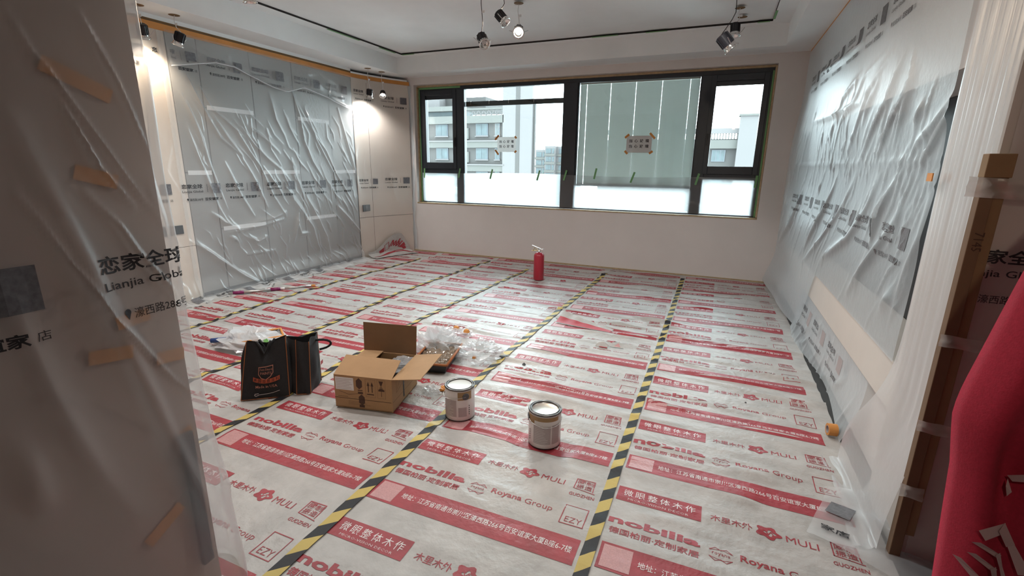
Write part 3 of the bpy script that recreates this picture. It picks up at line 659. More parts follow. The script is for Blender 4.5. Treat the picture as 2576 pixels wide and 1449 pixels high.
# ================================================================== RIGHT WALL: bench and films
bn = G().box(0.80, 1.07, 2.365, 6.44, 0.385, 0.60).build('floating_bench', mat('bench_panel', (0.66, 0.62, 0.57, 1), 0.6, var=0.02), bevel=0.004)
tag(bn, 'long pale built-in bench low along the right wall', 'bench')
o = G().box(0.790, 0.797, 2.37, 6.70, 2.705, 2.727).build('edge_tape', M['orange']); tag(o, 'thin orange tape along the ceiling edge of the right wall', 'tape')
RF = [[(3.52, 2.07), (3.91, 2.01), (4.08, 1.88), (4.41, 1.8), (4.52, 1.71), (4.73, 1.49)], [(3.37, 2.05), (3.58, 1.97), (3.76, 1.88), (3.87, 1.78), (4.0, 1.67), (4.17, 1.55)], [(3.17, 1.98), (3.25, 1.9), (3.34, 1.79), (3.53, 1.67), (3.7, 1.55), (3.84, 1.47)], [(3.03, 1.97), (2.99, 1.85), (3.05, 1.77), (3.18, 1.69), (3.33, 1.57), (3.42, 1.48)], [(2.95, 1.86), (3.0, 1.78), (3.05, 1.67), (3.13, 1.55)], [(2.41, 1.73), (2.47, 1.68), (2.61, 1.6), (2.78, 1.54), (2.84, 1.47)], [(2.41, 1.70), (2.47, 1.62), (2.56, 1.53), (2.68, 1.45)], [(3.56, 1.91), (3.71, 1.81), (3.82, 1.71)], [(4.04, 2.04), (4.45, 1.95), (4.59, 1.79)], [(4.1, 2.26), (4.7, 2.26), (5.74, 2.32)], [(3.22, 1.75), (3.27, 1.66), (3.32, 1.56)], [(2.78, 1.72), (2.84, 1.63)], [(5.74, 1.88), (4.54, 1.85), (3.87, 1.86)]]
RF2 = [[(3.9, 1.37), (4.19, 1.11), (4.5, 0.88), (5.03, 0.59)], [(3.32, 1.38), (3.49, 1.18), (3.69, 1.0), (4.28, 0.76)], [(4.48, 1.33), (4.7, 1.08), (5.09, 0.72)], [(3.04, 1.36), (3.17, 1.2), (3.2, 1.03)], [(2.49, 1.34), (2.48, 1.15), (2.54, 1.0), (2.58, 0.84)], [(2.87, 1.2), (3.14, 0.94), (3.38, 0.71)], [(5.86, 1.19), (6.05, 0.83), (6.46, 0.58)], [(2.64, 0.88), (2.76, 0.76)]]
_rs = rand_folds(170, 2.45, 6.5, 0.8, 2.05, -62, 16, 0.10, 0.45, 51) + rand_folds(40, 2.45, 4.5, 1.40, 1.56, -85, 40, 0.05, 0.12, 52)
def rzb(Y): return 0.605 - 0.545*sstep(4.35, 4.75, Y)
def pos_rf(a, b):             # a = -Y, b 0..1
    Y = -a; z0 = rzb(Y); z = z0 + (2.705-z0)*b
    sag = 0.055*np.exp(-((z-1.25)/0.42)**2)*np.sin(np.pi*np.clip((Y-2.3)/4.2, 0, 1))**0.5
    low = -0.10*sstep(0.45, 0.0, z)*sstep(4.3, 5.6, Y)
    far = -0.05*sstep(5.6, 6.7, Y)*sstep(2.3, 1.6, z)
    h = fold_field(RF, Y, z, 0.016, 0.022) + fold_field(RF2, Y, z, 0.030, 0.034) + fold_field(_rs, Y, z, 0.007, 0.007) + 0.006/(1+((z-1.465)/0.008)**2)
    return np.stack([0.785 + sag + low + far - h, Y, z], -1)
rf = sheet('wall_film', pos_rf, -6.69, -2.455, 0, 1, 0.017, 0.0075, M['film_right'])
tag(rf, 'big crumpled translucent film hanging over the dark niche on the right wall', 'plastic sheet', 'plastic films on the walls')
_prz = lambda a, b: pos_rf(a, (b-rzb(-a))/(2.705-rzb(-a)))
_kr = lambda a, b: (a > -6.66) & (a < -2.47)
print_blocks([(-(5.65-0.525*k), 2.36) for k in range(-1, 6)] + [(-(5.70-0.525*k), 1.165) for k in range(-1, 6)], _prz, rf, M['greyink'], M['greyink'], _kr)
# lower film below the bench
_lw = rand_folds(40, 2.5, 6.0, 0.02, 0.36, -60, 40, 0.1, 0.35, 61)
def pos_lw(a, b):
    Y = -a; z = 0.02 + 0.37*b
    return np.stack([0.805-0.075*(1-b)**2*(0.6+0.4*np.sin(Y*3.1))-fold_field(_lw, Y, z, 0.01, 0.010), Y, z + 0.02*np.sin(Y*2.3)*(1-b)], -1)
lw = sheet('wall_film', pos_lw, -4.85, -2.75, 0, 1, 0.016, 0.05, M['film_right'])
tag(lw, 'low strip of printed film between the pale bench and the floor', 'plastic sheet', 'plastic films on the walls')
print_blocks([(-Y, 0.30) for Y in (4.7, 4.18, 3.65)], lambda a, b: pos_lw(a, (b-0.02)/0.37), lw, M['greyink'], M['labelgrey'])

# ------------------------------------------------------------------ right pier: return film, front film, edge guard, packing tape
_pr = [[(1.97+0.035*i+0.01*math.sin(i*2.1), 2.7), (1.975+0.034*i, 1.5), (1.985+0.032*i+0.012*math.cos(i*3), 0.5)] for i in range(11)]
def pos_pr(a, b):             # a = -Y; falls to the floor and spreads out
    Y = -a; s = b; z = np.where(s > 0.30, s-0.28, 0.02*np.exp((s-0.30)/0.08)+0.003)
    out = 0.06*sstep(0.9, 0.30, s) + np.maximum(0, 0.30-s)*0.25
    bell = 0.07*np.exp(-((z-0.35)/0.22)**2)*sstep(2.1, 2.4, Y)
    h = fold_field(_pr, Y, z, 0.006, 0.009) * sstep(0.2, 0.6, s)
    Y2 = Y + sstep(0.8, 0.25, s)*0.28*(Y-1.97)/0.4
    return np.stack([0.765-out-bell-h, Y2, z+np.where(s < 0.3, 0.012*(0.5+0.5*np.sin(Y*25+s*30)), 0)], -1)
pr = sheet('wall_film', pos_pr, -2.335, -1.955, 0.0, 2.98, 0.010, 0.03, M['film_pier'])
tag(pr, 'vertically pleated film wrapping the near right pier and trailing on the floor', 'plastic sheet', 'plastic films on the walls')
ff = thing('floor_film_scrap', 'loose corner of printed clear film lying on the floor by the right pier', 'plastic sheet', (0.65, 2.1, 0))
def pos_fs(a, b):
    return np.stack([a, b, 0.024+0.006*np.sin(a*23+b*11)+0.006*np.sin(b*31)+0.15*sstep(0.745, 0.82, a)*sstep(1.95, 2.3, b)], -1)
A_ = np.linspace(0, 1, 26); U, Vv = np.meshgrid(A_, A_, indexing='ij')
Xq = (1-U)*(1-Vv)*0.47+U*(1-Vv)*1.15+U*Vv*0.80+(1-U)*Vv*0.60; Yq = (1-U)*(1-Vv)*1.93+U*(1-Vv)*1.62+U*Vv*2.37+(1-U)*Vv*2.27
G().grid(pos_fs(Xq.ravel(), Yq.ravel()).reshape(26, 26, 3)).build('sheet', film_mat('floor_scrap_film', 0.34, gloss=0.3), ff, smooth=True)
p, q = Print(), Print()
q.rect(0.585, 2.03, 0.675, 2.12); p.text('家店', 0.52, 1.965, 0.62, 2.0, bold=0.02); p.text('濠西路', 0.86, 1.70, 1.0, 1.735, bold=0.01)
q2 = Print(); c0 = np.array([0.63, 2.1]); 
for V in q.V: V[:] = (V-V.mean(0)) @ np.array([[math.cos(-0.45), -math.sin(-0.45)], [math.sin(-0.45), math.cos(-0.45)]]).T + np.array([0.622, 2.125])
for V in p.V[:1]: V[:] = (V-V.mean(0)) @ np.array([[math.cos(-0.15), -math.sin(-0.15)], [math.sin(-0.15), math.cos(-0.15)]]).T + np.array([0.575, 1.99])
p.build('lettering', M['ink'], pos_fs, 0.004, ff); q.build('code_patch', M['greyink'], pos_fs, 0.004, ff)
# front face film
_bf = rand_folds(10, 0.85, 1.6, 0.4, 2.4, -70, 40, 0.2, 0.6, 71)
def pos_bf(a, z): return np.stack([a, 1.945-fold_field(_bf, a, z, 0.01, 0.006), z], -1)
bf = sheet('wall_film', pos_bf, 0.79, 2.1, 0.02, 2.70, 0.03, 0.03, film_mat('board_film', 0.18, bump=None))
tag(bf, 'film over the flat board at the right edge beside the red cloth', 'plastic sheet', 'plastic films on the walls')
print_blocks([(0.742, 1.188, 1.02), (1.27, 1.188, 1.02)], pos_bf, bf, M['ink'], M['greyink'], lambda a, b: a > 0.792)
eg = thing('edge_guard', 'brown cardboard edge guard strapped upright on the near right pier', 'edge guard', (0.76, 1.94, 0))
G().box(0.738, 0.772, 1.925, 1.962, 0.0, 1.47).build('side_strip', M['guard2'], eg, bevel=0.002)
G().box(0.772, 0.800, 1.932, 1.962, 0.12, 1.47).build('front_strip', M['guard'], eg, bevel=0.002)
G().box(0.736, 0.802, 1.922, 1.963, 1.405, 1.475).build('end_cap', M['guard'], eg, bevel=0.002)
p = Print(); p.text('7145', 0.715, 1.19, 0.775, 1.215, rot=-math.pi/2)
p.build('handwriting', M['carddark'], lambda a, b: np.stack([a+0.01, np.full_like(a, 1.9245), b], -1), 0.001, eg)
for (x0, x1, z0, z1, lab) in ((0.70, 1.0, 1.345, 1.405, 'wide band of clear tape across the top of the brown edge guard'), (0.725, 0.87, 0.86, 0.90, 'crinkled clear tape across the middle of the brown edge guard'), (0.725, 0.83, 0.545, 0.585, 'clear tape on the lower part of the brown edge guard'), (0.72, 0.79, 0.28, 0.33, 'bit of clear tape at the foot of the brown edge guard')):
    o = sheet('packing_tape', lambda a, b: np.stack([a, 1.917-0.004*np.sin(a*80+b*50)-0.003*np.sin(b*200), b-0.12*(a-0.75)*(0.4 if x1 > 0.9 else 0.6)], -1), x0, x1, z0, z1, 0.01, 0.01, M['tapeclear'])
    tag(o, lab, 'tape', 'clear tape on the edge guard')
o = G().obox((0.725, 2.30, 1.40), (0.004, 0.05, 0.03), np.eye(3)).build('masking_tape', M['orange']); tag(o, 'small scrap of orange tape on the pleated film by the niche edge', 'tape')
struct('trim_1', G().box(0.9, 0.906, 1.938, 1.944, 1.5, 2.727), M['greyink'])

# ------------------------------------------------------------------ near left pier: tape and pull handle behind film
for (y, z, L, a, lab) in ((0.70, 1.60, 0.14, -0.42, 'slanting strip of orange tape high behind the near left film'), (0.70, 1.38, 0.09, -0.3, 'orange tape behind the near left film at eye height'), (0.72, 1.01, 0.08, 0.1, 'orange tape behind the film above the pin symbol'),
                          (0.655, 0.93, 0.10, -0.15, 'orange tape behind the near left film below the address'), (0.795, 0.875, 0.075, -0.1, 'orange tape near the bright film edge at left'), (0.70, 0.375, 0.12, 0.5, 'orange tape low behind the near left film'), (0.83, 0.62, 0.04, 0.2, 'pale orange tape beside the dark pull handle')):
    R = np.array([[1, 0, 0], [0, math.cos(a), -math.sin(a)], [0, math.sin(a), math.cos(a)]])
    o = G().obox((-1.405, min(y, 0.80), z), (0.003, L, 0.035), R).build('masking_tape', M['orange']); tag(o, lab, 'tape', 'orange tape on the near left pier')
hd = thing('pull_handle', 'dark upright pull handle showing through the near left film', 'handle', (-1.40, 0.79, 0.16))
G().box(-1.402, -1.388, 0.775, 0.812, 0.16, 0.63).build('grip', M['black'], hd, bevel=0.004); G().box(-1.410, -1.402, 0.785, 0.80, 0.2, 0.24).build('mount', M['black'], hd); G().box(-1.410, -1.402, 0.785, 0.80, 0.55, 0.59).build('mount', M['black'], hd)
GF = [[(0.58, 1.72), (0.61, 1.64), (0.63, 1.61), (0.67, 1.53), (0.7, 1.47), (0.76, 1.35), (0.79, 1.3), (0.83, 1.23)], [(0.65, 1.35), (0.71, 1.26), (0.74, 1.19), (0.78, 1.12), (0.81, 1.07), (0.83, 0.97)], [(0.53, 1.35), (0.56, 1.28), (0.59, 1.19), (0.62, 1.12), (0.65, 1.03), (0.69, 0.97), (0.77, 0.81), (0.85, 0.69)], [(0.64, 1.55), (0.69, 1.4), (0.75, 1.31)], [(0.71, 1.74), (0.76, 1.61), (0.81, 1.43)]]
GB = [[(0.47, 1.18), (0.51, 0.89), (0.56, 0.64)], [(0.49, 0.9), (0.53, 0.73), (0.61, 0.48)], [(0.43, 0.83), (0.45, 0.61)], [(0.55, 1.5), (0.62, 1.2), (0.7, 0.8), (0.78, 0.3)], [(0.72, 0.6), (0.80, 0.2)]]
_ge = rand_folds(14, 0.78, 0.86, 0.1, 1.5, -70, 25, 0.05, 0.2, 81)
def pos_gf(a, z):
    h = fold_field(GF, a, z, 0.005, 0.019) + fold_field(GB, a, z, 0.035, 0.022) + fold_field(_ge, a, z, 0.006, 0.005)
    stretch = 1 + 0.085*sstep(1.0, 0.0, z)*sstep(0.4, 0.83, a)*1.5
    yy = 0.4 + (a-0.4)*np.where(a > 0.4, stretch, 1)
    wrap = sstep(0.832, 0.875, a)
    back = np.maximum(0, a-0.875)
    yy = np.where(a > 0.875, 0.4+0.475*(1+0.085*1.5*sstep(1.0, 0.0, z)), yy)
    return np.stack([-1.372 + h*(a < 0.9) - 0.10*wrap**2 - 1.3*back, yy + 0.008*np.sin(z*17)*wrap + 0.012*np.sin(back*40+z*6)*(back > 0) - 0.06*back, z], -1)
gf = sheet('wall_film', pos_gf, -0.7, 1.10, 0.0, 2.70, 0.006, 0.012, M['film_fg'])
tag(gf, 'large draped printed film on the near left pier, closest to the viewer', 'plastic sheet', 'plastic films on the walls')
print_blocks([(0.118, 1.192), (0.643, 1.192)], pos_gf, gf, M['ink'], M['greyink'], lambda a, b: a < 0.868, 0.0015)

# ================================================================== FLOOR FILM
_r = np.random.default_rng(5)
_wv = [(_r.uniform(-1.6, 1.6), 2*math.pi/_r.uniform(0.16, 0.62), _r.uniform(0, 6.28)) for _ in range(12)]
_fold_floor = []
for i in range(170):
    x = _r.uniform(-4.6, 0.6); y = _r.uniform(1.6, 6.6); L = _r.uniform(0.2, 0.7); dy = _r.uniform(-0.10, 0.06)
    _fold_floor.append([(x, y), (x+L/2, y+dy*0.7), (x+L, y+dy)])
_flat = [(-1.84, 2.2, 0.42), (-1.24, 2.19, 0.16), (-0.70, 2.13, 0.16), (-1.99, 5.61, 0.14), (-2.38, 1.98, 0.35), (-1.75, 2.85, 0.35), (0.72, 2.83, 0.12), (-3.3, 2.5, 0.35), (0.6, 2.05, 0.28)]
def floor_h(x, y):
    h = np.zeros_like(x)
    for kx, ky, ph in _wv:
        s = np.abs(np.sin((kx*x+ky*y)*0.5+ph+0.5*np.sin(x*1.7+ph))); h += 0.0042*(1-s)**2
    patch = 0.35+0.65*(0.5+0.5*np.sin(x*1.9+1.2)*np.sin(y*1.3+0.4))
    h = h*patch + fold_field(_fold_floor, x, y, 0.016, 0.012)*(1+0.6*sstep(-2.8, -1.2, x)*sstep(2.2, 3.2, y))
    m = np.ones_like(x)
    for fx, fy, fr in _flat: m *= sstep(fr*0.85, fr*1.3, np.hypot(x-fx, y-fy))
    m *= sstep(0.4, 2.4, y)*0.8+0.2
    return h*m
def module(R, P, Wh, Wa, x, y):
    r = 1
    R.rect(x, y, x+0.935, y+0.132, 0.026)
    P.rect(x+0.012, y+0.012, x+0.122, y+0.122, 0.026)
    Wa.text('地址：江苏省南通市崇川区濠西路266号百安谊家大厦B座6-7楼', x+0.145, y+0.052, x+0.915, y+0.086, bold=0.004, res=2)
    R.text('nobilia', x-0.002, y+0.247, x+0.352, y+0.296, bold=0.038, res=2)
    R.text('德国柏丽·定制家居', x+0.01, y+0.190, x+0.35, y+0.226, bold=0.016)
    # small folded-ribbon emblem
    for s, yy in ((1, 0.262), (-1, 0.222)):
        R.line([(x+0.385, y+yy-0.004*s), (x+0.405, y+yy+0.014*s), (x+0.425, y+yy+0.002*s), (x+0.445, y+yy+0.014*s), (x+0.465, y+yy-0.004*s)], 0.0028)
        R.line([(x+0.385, y+yy-0.004*s), (x+0.43, y+yy+0.006*s), (x+0.465, y+yy-0.004*s)], 0.0022)
    R.text('royana', x+0.394, y+0.234, x+0.458, y+0.250)
    R.text('Royana', x+0.492, y+0.232, x+0.637, y+0.272, bold=0.018, res=2); R.text('Group', x+0.652, y+0.228, x+0.778, y+0.268, bold=-0.004, res=2)
    R.line([(x+0.825, y+0.190), (x+0.923, y+0.190), (x+0.923, y+0.305), (x+0.825, y+0.305)], 0.004, True)
    R.text('EZY', x+0.842, y+0.203, x+0.912, y+0.235, bold=-0.006)
    R.rect(x, y+0.400, x+0.350, y+0.496, 0.026)
    for i, ch in enumerate('微眼整体木作'):
        Wh.text(ch, x+0.026+0.052*i, y+0.436, x+0.066+0.052*i, y+0.480)
    Wh.text('MICRO-VISION DECOR', x+0.05, y+0.412, x+0.30, y+0.423, bold=-0.01)
    R.text('木里木外', x+0.385, y+0.428, x+0.542, y+0.465, bold=0.010)
    # scalloped flower emblem
    c = np.array([x+0.600, y+0.446]); n = 30
    o_ = [(c[0]+(0.043+0.008*math.cos(5*t+0.5))*math.cos(t), c[1]+(0.034+0.006*math.cos(5*t+0.5))*math.sin(t)) for t in np.linspace(0, 2*math.pi, n, endpoint=False)]
    i_ = [(c[0]+0.006+(0.018+0.006*math.cos(4*t))*math.cos(t), c[1]-0.002+(0.014+0.005*math.cos(4*t))*math.sin(t)) for t in np.linspace(0, 2*math.pi, n, endpoint=False)]
    R.add(o_+i_, [(k, (k+1) % n, n+(k+1) % n, n+k) for k in range(n)])
    R.line([(c[0]-0.012, c[1]+0.008), (c[0], c[1]-0.010), (c[0]+0.010, c[1]+0.006), (c[0]+0.018, c[1]-0.008)], 0.004)
    R.text('MULI', x+0.663, y+0.426, x+0.775, y+0.462, bold=0.0, res=2)
    # seal
    R.line([(x+0.822, y+0.425), (x+0.822, y+0.497), (x+0.905, y+0.499), (x+0.909, y+0.425)], 0.0045)
    R.line([(x+0.822, y+0.425), (x+0.870, y+0.420), (x+0.918, y+0.414)], 0.004)
    for i, ch in enumerate('國制振造'):
        R.text(ch, x+0.830+0.038*(i % 2), y+0.463-0.034*(i//2), x+0.864+0.038*(i % 2), y+0.493-0.034*(i//2), bold=0.008)
    R.text('GUOZHEN', x+0.812, y+0.374, x+0.925, y+0.394, bold=0.012, res=2)
PER = 0.632
strips = [  # left edge, right edge, print x0, print phase, lift, label
    (-4.935, -4.05, -4.68, 0.202, 0.0, 'leftmost strip of red-printed floor film beside the grey cabinets'),
    (-4.13, -3.03, -4.03, 1.509-PER*2, 0.0012, 'second strip of red-printed floor film from the left wall'),
    (-3.11, -2.29, -3.03, 1.474-PER*2, 0.0024, 'third strip of red-printed floor film, running behind the black bags'),
    (-2.37, -1.24, -2.29, 1.42-PER*2, 0.0036, 'strip of red-printed floor film under the cardboard box'),
    (-1.32, -0.255, -1.278, 1.405-PER*2, 0.0048, 'strip of red-printed floor film carrying the right paint can'),
    (-0.335, 0.752, -0.267, 1.434-PER*2, 0.0060, 'rightmost strip of red-printed floor film along the pale bench')]
fgroup = 'printed protective film strips on the floor'
for k, (xa, xb, px, ph, lift, lab) in enumerate(strips):
    y0 = 0.2 if xa > -3 else 0.85
    def pos_fl(a, b, L=lift): return np.stack([a, b, floor_h(a, b)+L], -1)
    fo = sheet('floor_film', pos_fl, xa, xb, y0, 6.695, 0.024, 0.018, M['floorfilm']); tag(fo, lab, 'floor film', fgroup)
    kp = lambda a, b, A=xa, B=min(xb, strips[k+1][0]+0.02 if k < 5 else xb): (a > A) & (a < B) & (b > y0) & (b < 6.68)
    y = ph
    while y < 6.7:
        R, P, Wh, Wa = Print(), Print(), Print(), Print(); module(R, P, Wh, Wa, px, y)
        for pr_, nm, m, e in ((R, 'red_print', 'redprint', 0.0011), (P, 'code_patch', 'pinkprint', 0.0017), (Wh, 'white_lettering', 'whiteprint', 0.0017), (Wa, 'address_lettering', 'whiteprint', 0.0017)):
            V = np.vstack(pr_.V); ok = kp(V[:, 0], V[:, 1])
            if any(all(ok[i] for i in f) for f in pr_.F): pr_.build(nm, M[m], pos_fl, e, fo, kp)
        y += PER
tapes = [([(-0.302, 0.3), (-0.302, 1.4), (-0.305, 2.5), (-0.300, 4.0), (-0.303, 6.46)], 'rightmost yellow and black hazard tape, running straight to the window wall', 0.05),
         ([(-1.300, 0.3), (-1.300, 0.95), (-1.310, 1.97), (-1.365, 2.65), (-1.350, 4.2), (-1.290, 6.36)], 'wavy hazard tape passing beside the left paint can', 0.055),
         ([(-2.335, 0.85), (-2.340, 1.52), (-2.345, 1.95), (-2.455, 3.5), (-2.40, 4.8), (-2.335, 6.12)], 'hazard tape passing behind the cardboard box', 0.045),
         ([(-3.06, 0.9), (-3.09, 2.96), (-3.21, 4.3), (-3.15, 5.3), (-3.07, 6.4)], 'hazard tape second from the left wall', 0.04),
         ([(-4.06, 0.9), (-4.083, 2.58), (-4.19, 3.52), (-4.17, 4.8), (-4.12, 6.1)], 'leftmost hazard tape near the grey cabinets', 0.035)]
for C_, lab, w in tapes:
    C_ = np.array(C_)
    yy = np.linspace(C_[0, 1], C_[-1, 1], 400)
    cs = np.convolve(np.pad(np.interp(yy, C_[:, 1], C_[:, 0]), 30, mode='edge'), np.ones(61)/61, 'valid')
    def pos_t(a, b, yy=yy, cs=cs):
        x = np.interp(b, yy, cs)+a; return np.stack([x, b, floor_h(x, b)+0.0105], -1)
    o = sheet('hazard_tape', pos_t, -w/2, w/2, C_[0, 1], C_[-1, 1], 0.012, 0.018, M['hazard'])
    tag(o, lab, 'tape', 'hazard tapes on the floor film')
# film corner curling up the curved end panel
cl = thing('curled_film_corner', 'corner of red-printed floor film curling up the curved end panel', 'floor film', (-4.75, 6.3, 0))
def pos_cl(a, b):             # a along the panel, b out of the floor and up it
    t = np.clip(a, 0, 1); X, Y = curve_pt(0.08+0.80*t, 0.04); up = 0.04+0.26*sstep(0.1, 0.72, t)*sstep(1.02, 0.8, t)
    s = b*(0.22+up); f = np.minimum(s, 0.22); u = np.maximum(0, s-0.22)
    return np.stack([X+(0.22-f)*0.9+0.02, Y-(0.22-f)*0.2, 0.016+0.03*sstep(0.12, 0.22, f)+u*0.95], -1)
sheet('sheet', pos_cl, 0, 1, 0, 1, 0.03, 0.04, M['floorfilm'], cl)
p = Print(); p.text('nobilia', 0.55, 0.55, 0.92, 0.82, bold=0.05, rot=-0.5); p.rect(0.28, 0.62, 0.40, 0.80, 0.03); p.line([(0.42, 0.62), (0.42, 0.85), (0.52, 0.85), (0.52, 0.62)], 0.014, True)
p.rect(0.05, 0.36, 0.98, 0.46, 0.04)
p.build('red_print', M['redprint'], pos_cl, 0.003, cl)
# torn flaps in the floor film
tf = thing('torn_film_flap', 'torn flap of floor film lifted on the wavy tape, red side bright', 'floor film', (-1.1, 4.05, 0.01))
U, Vv = np.meshgrid(np.linspace(0, 1, 30), np.linspace(0, 1, 12), indexing='ij')
def flap_pt(U, V): return np.stack([-1.26+0.52*U+0.02*V, 4.02-0.07*U+V*(0.20-0.10*U), 0.019+0.060*V**1.3*(1-U)**1.1+0.004*np.sin(U*25)*V*(1-U)], -1)
G().grid(flap_pt(U, Vv)).build('sheet', M['floorfilm'], tf, smooth=True)
Pz = flap_pt(U, 0.06+0.52*Vv); Pz[..., 2] += 0.002; G().grid(Pz).build('red_bar', mat('torn_red_film', (0.42, 0.02, 0.035, 1), 0.4, var=0.1), tf, smooth=True)
for i, (dx, dy, sx) in enumerate(((-0.02, 0.13, 0.05), (0.02, 0.19, 0.06), (-0.04, 0.08, 0.05))):
    G().slab([(-1.25+dx, 4.05+dy, 0.02), (-1.25+dx+sx, 4.03+dy, 0.03), (-1.24+dx+sx, 4.08+dy, 0.055), (-1.26+dx, 4.09+dy, 0.03)], 0.002).build('torn_shred', M['floorfilm'], tf)
for (x, y, lab, seed) in ((-0.73, 3.63, 'small curled scrap of torn floor film, red inside', 1), (-0.62, 3.66, 'small triangular torn film scrap beside the curled one', 2)):
    t = thing('film_scrap', lab, 'litter', (x, y, 0.012))
    if seed == 1:
        G().grid(np.array([[(x-0.05+0.10*u, y-0.03+0.05*v, 0.016+0.035*math.sin(3.1*v*0.7)*(0.4+0.6*math.sin(3.1*u))) for v in np.linspace(0, 1, 8)] for u in np.linspace(0, 1, 10)])).build('curl', M['floorfilm'], t, smooth=True)
        G().slab([(x-0.02, y-0.04, 0.016), (x+0.05, y-0.045, 0.016), (x+0.04, y-0.02, 0.017), (x-0.01, y-0.02, 0.017)], 0.002).build('red_underside', M['redprint'], t)
    else:
        G().slab([(x-0.05, y-0.03, 0.016), (x+0.06, y-0.03, 0.017), (x+0.01, y+0.05, 0.04)], 0.002).build('flap', M['floorfilm'], t)
        G().slab([(x-0.02, y-0.02, 0.0205), (x+0.035, y-0.02, 0.022), (x+0.01, y+0.025, 0.036)], 0.0008).build('red_print', M['pinkprint'], t)
for (x, y, r, lab) in ((-1.168, 3.008, 0.014, 'little dark pebble-like crumb near the wavy tape'), (-0.94, 3.35, 0.007, 'tiny black crumb left of the red address bar'), (-0.98, 4.95, 0.007, 'tiny dark crumb on the far floor film'), (0.30, 3.05, 0.006, 'tiny crumb near the rightmost film edge')):
    o = G().lathe([(0.0, r*1.6), (r*0.5, r*1.2), (r, r*0.5), (r*0.8, 0.0), (0, 0)], 8, (x, y, 0.010)).build('crumb', M['plate']); tag(o, lab, 'litter', 'crumbs on the floor film')

# ================================================================== HANGING SPOTLIGHTS
def spotlight(hole, lamp, aim, label, lit=False, power=0, size=1.0, cable_black=False, hole_vis=True, spread=0.6):
    global s_world
    root = thing('hanging_spotlight', label, 'spotlight', lamp, 'spotlights hanging on their cables')
    R = rot_to(aim); z = np.array([0, 0, 0.0]); s_world = False
    body = G().lathe([(0, 0.075), (0.030, 0.075), (0.036, 0.070), (0.036, 0.0), (0.030, -0.004)], 20, M=R*size)
    for i in range(10):
        a = 2*math.pi*i/10; c = R @ np.array([0.037*math.cos(a), 0.037*math.sin(a), 0.036])*size
        Rz = R @ np.array([[math.cos(a), -math.sin(a), 0], [math.sin(a), math.cos(a), 0], [0, 0, 1]])
        body.obox(c, (0.006*size, 0.004*size, 0.066*size), Rz)
    body.build('heat_sink', M['blackmetal'], root, smooth=False)
    G().lathe([(0.036, 0.0), (0.038, -0.022), (0.047, -0.026), (0.047, -0.031), (0.039, -0.031), (0.036, -0.024), (0.022, -0.002), (0.0, 0.0)], 24, M=R*size).build('trim_ring', M['chrome'], root, smooth=True)
    G().lathe([(0.0, -0.006), (0.020, -0.006), (0.020, -0.003)], 16, M=R*size).build('lens', M['lamp_on'] if lit else M['whiteplastic'], root)
    for sgn in (-1, 1):
        a = R @ np.array([sgn*0.037, 0, -0.01])*size; b = R @ np.array([sgn*0.075, 0, 0.035])*size
        g = G(); g.tube([a, (a+b)/2+R @ np.array([0, 0, -0.006]), b], 0.0025*size, 5); g.build('spring_clip', M['steel'], root)
    top = R @ np.array([0, 0, 0.075])*size; hp = np.array(hole)-np.array(lamp)
    T = np.linspace(0, 1, 12)[:, None]
    cur = top*(1-T)**1+hp*T + np.array([0.012, 0.004, 0])*np.sin(T*math.pi*2.2)*0.9
    cur[:, :2] = top[:2]*(1-np.clip(T*4, 0, 1))+hp[:2]*np.clip(T*4, 0, 1)+np.hstack([0.006*np.sin(T*7), 0.003*np.cos(T*5)])*(T < 0.97)
    G().tube(cur, 0.0032, 6).build('cable', M['black'] if cable_black else M['whiteplastic'], root, smooth=True)
    m = cur[5]; G().obox(m+np.array([0.016, 0, 0]), (0.028, 0.004, 0.02), np.eye(3)).build('cable_tag', M['paper'], root)
    G().lathe([(0, -0.0015), (0.045, -0.0015), (0.047, 0.0)], 24, hp).build('cutout_shade_disc', M['browngap'], root)  # flat brown disc painted as the shade inside the ceiling hole
    s_world = True
    if power:
        ld = bpy.data.lights.new('spot_beam', 'SPOT'); ld.energy = power; ld.color = (1.0, 0.82, 0.62) if spread < 1.2 else (1.0, 0.975, 0.95); ld.spot_size = spread*2; ld.spot_blend = 0.8; ld.shadow_soft_size = 0.03
        lo = bpy.data.objects.new('spot_beam', ld); COL.objects.link(lo); lo.parent = root
        d = np.array(aim)/np.linalg.norm(aim); lo.matrix_local = Matrix.Translation(Vector((d*0.04*size).tolist())) @ Matrix(R.tolist()).to_4x4()
    return root
spotlight((-4.793, 2.942, HC), (-4.793, 2.95, 2.50), (-0.35, 0.25, -0.75), 'lit spotlight leftmost, glowing onto the beige post', True, 17, 1.1, spread=0.85)
spotlight((-4.794, 3.251, HC), (-4.794, 3.255, 2.505), (-0.35, -0.12, -0.80), 'dark spotlight second from left, in front of the film skirt', False, 0, 1.15)
spotlight((-4.738, 5.875, HC), (-4.738, 5.88, 2.375), (-0.24, 0.10, -0.95), 'spotlight shining on the curved end panel near the window corner', True, 15, 1.1, spread=1.2)
spotlight((-4.719, 6.159, HC), (-4.719, 6.16, 2.415), (0.45, -0.62, -0.60), 'bright lit spotlight in the far left corner facing the viewer', True, 10, 1.0, spread=1.3)
spotlight((-1.979, 4.755, HT), (-1.979, 4.76, 2.70), (0.30, -0.80, -0.45), 'dazzling lit spotlight facing the viewer at the ceiling middle', True, 26, 1.25, spread=1.0)
spotlight((-2.10, 4.20, HT), (-2.089, 4.213, 2.50), (0.45, -0.35, -0.62), 'unlit black spotlight hanging lowest in the middle trio', False, 0, 1.15, True)
spotlight((-1.88, 4.18, HT), (-1.88, 4.18, 2.65), (0.55, 0.05, -0.60), 'unlit spotlight tilted right beside the dazzling lit one', False, 0, 1.1, True)
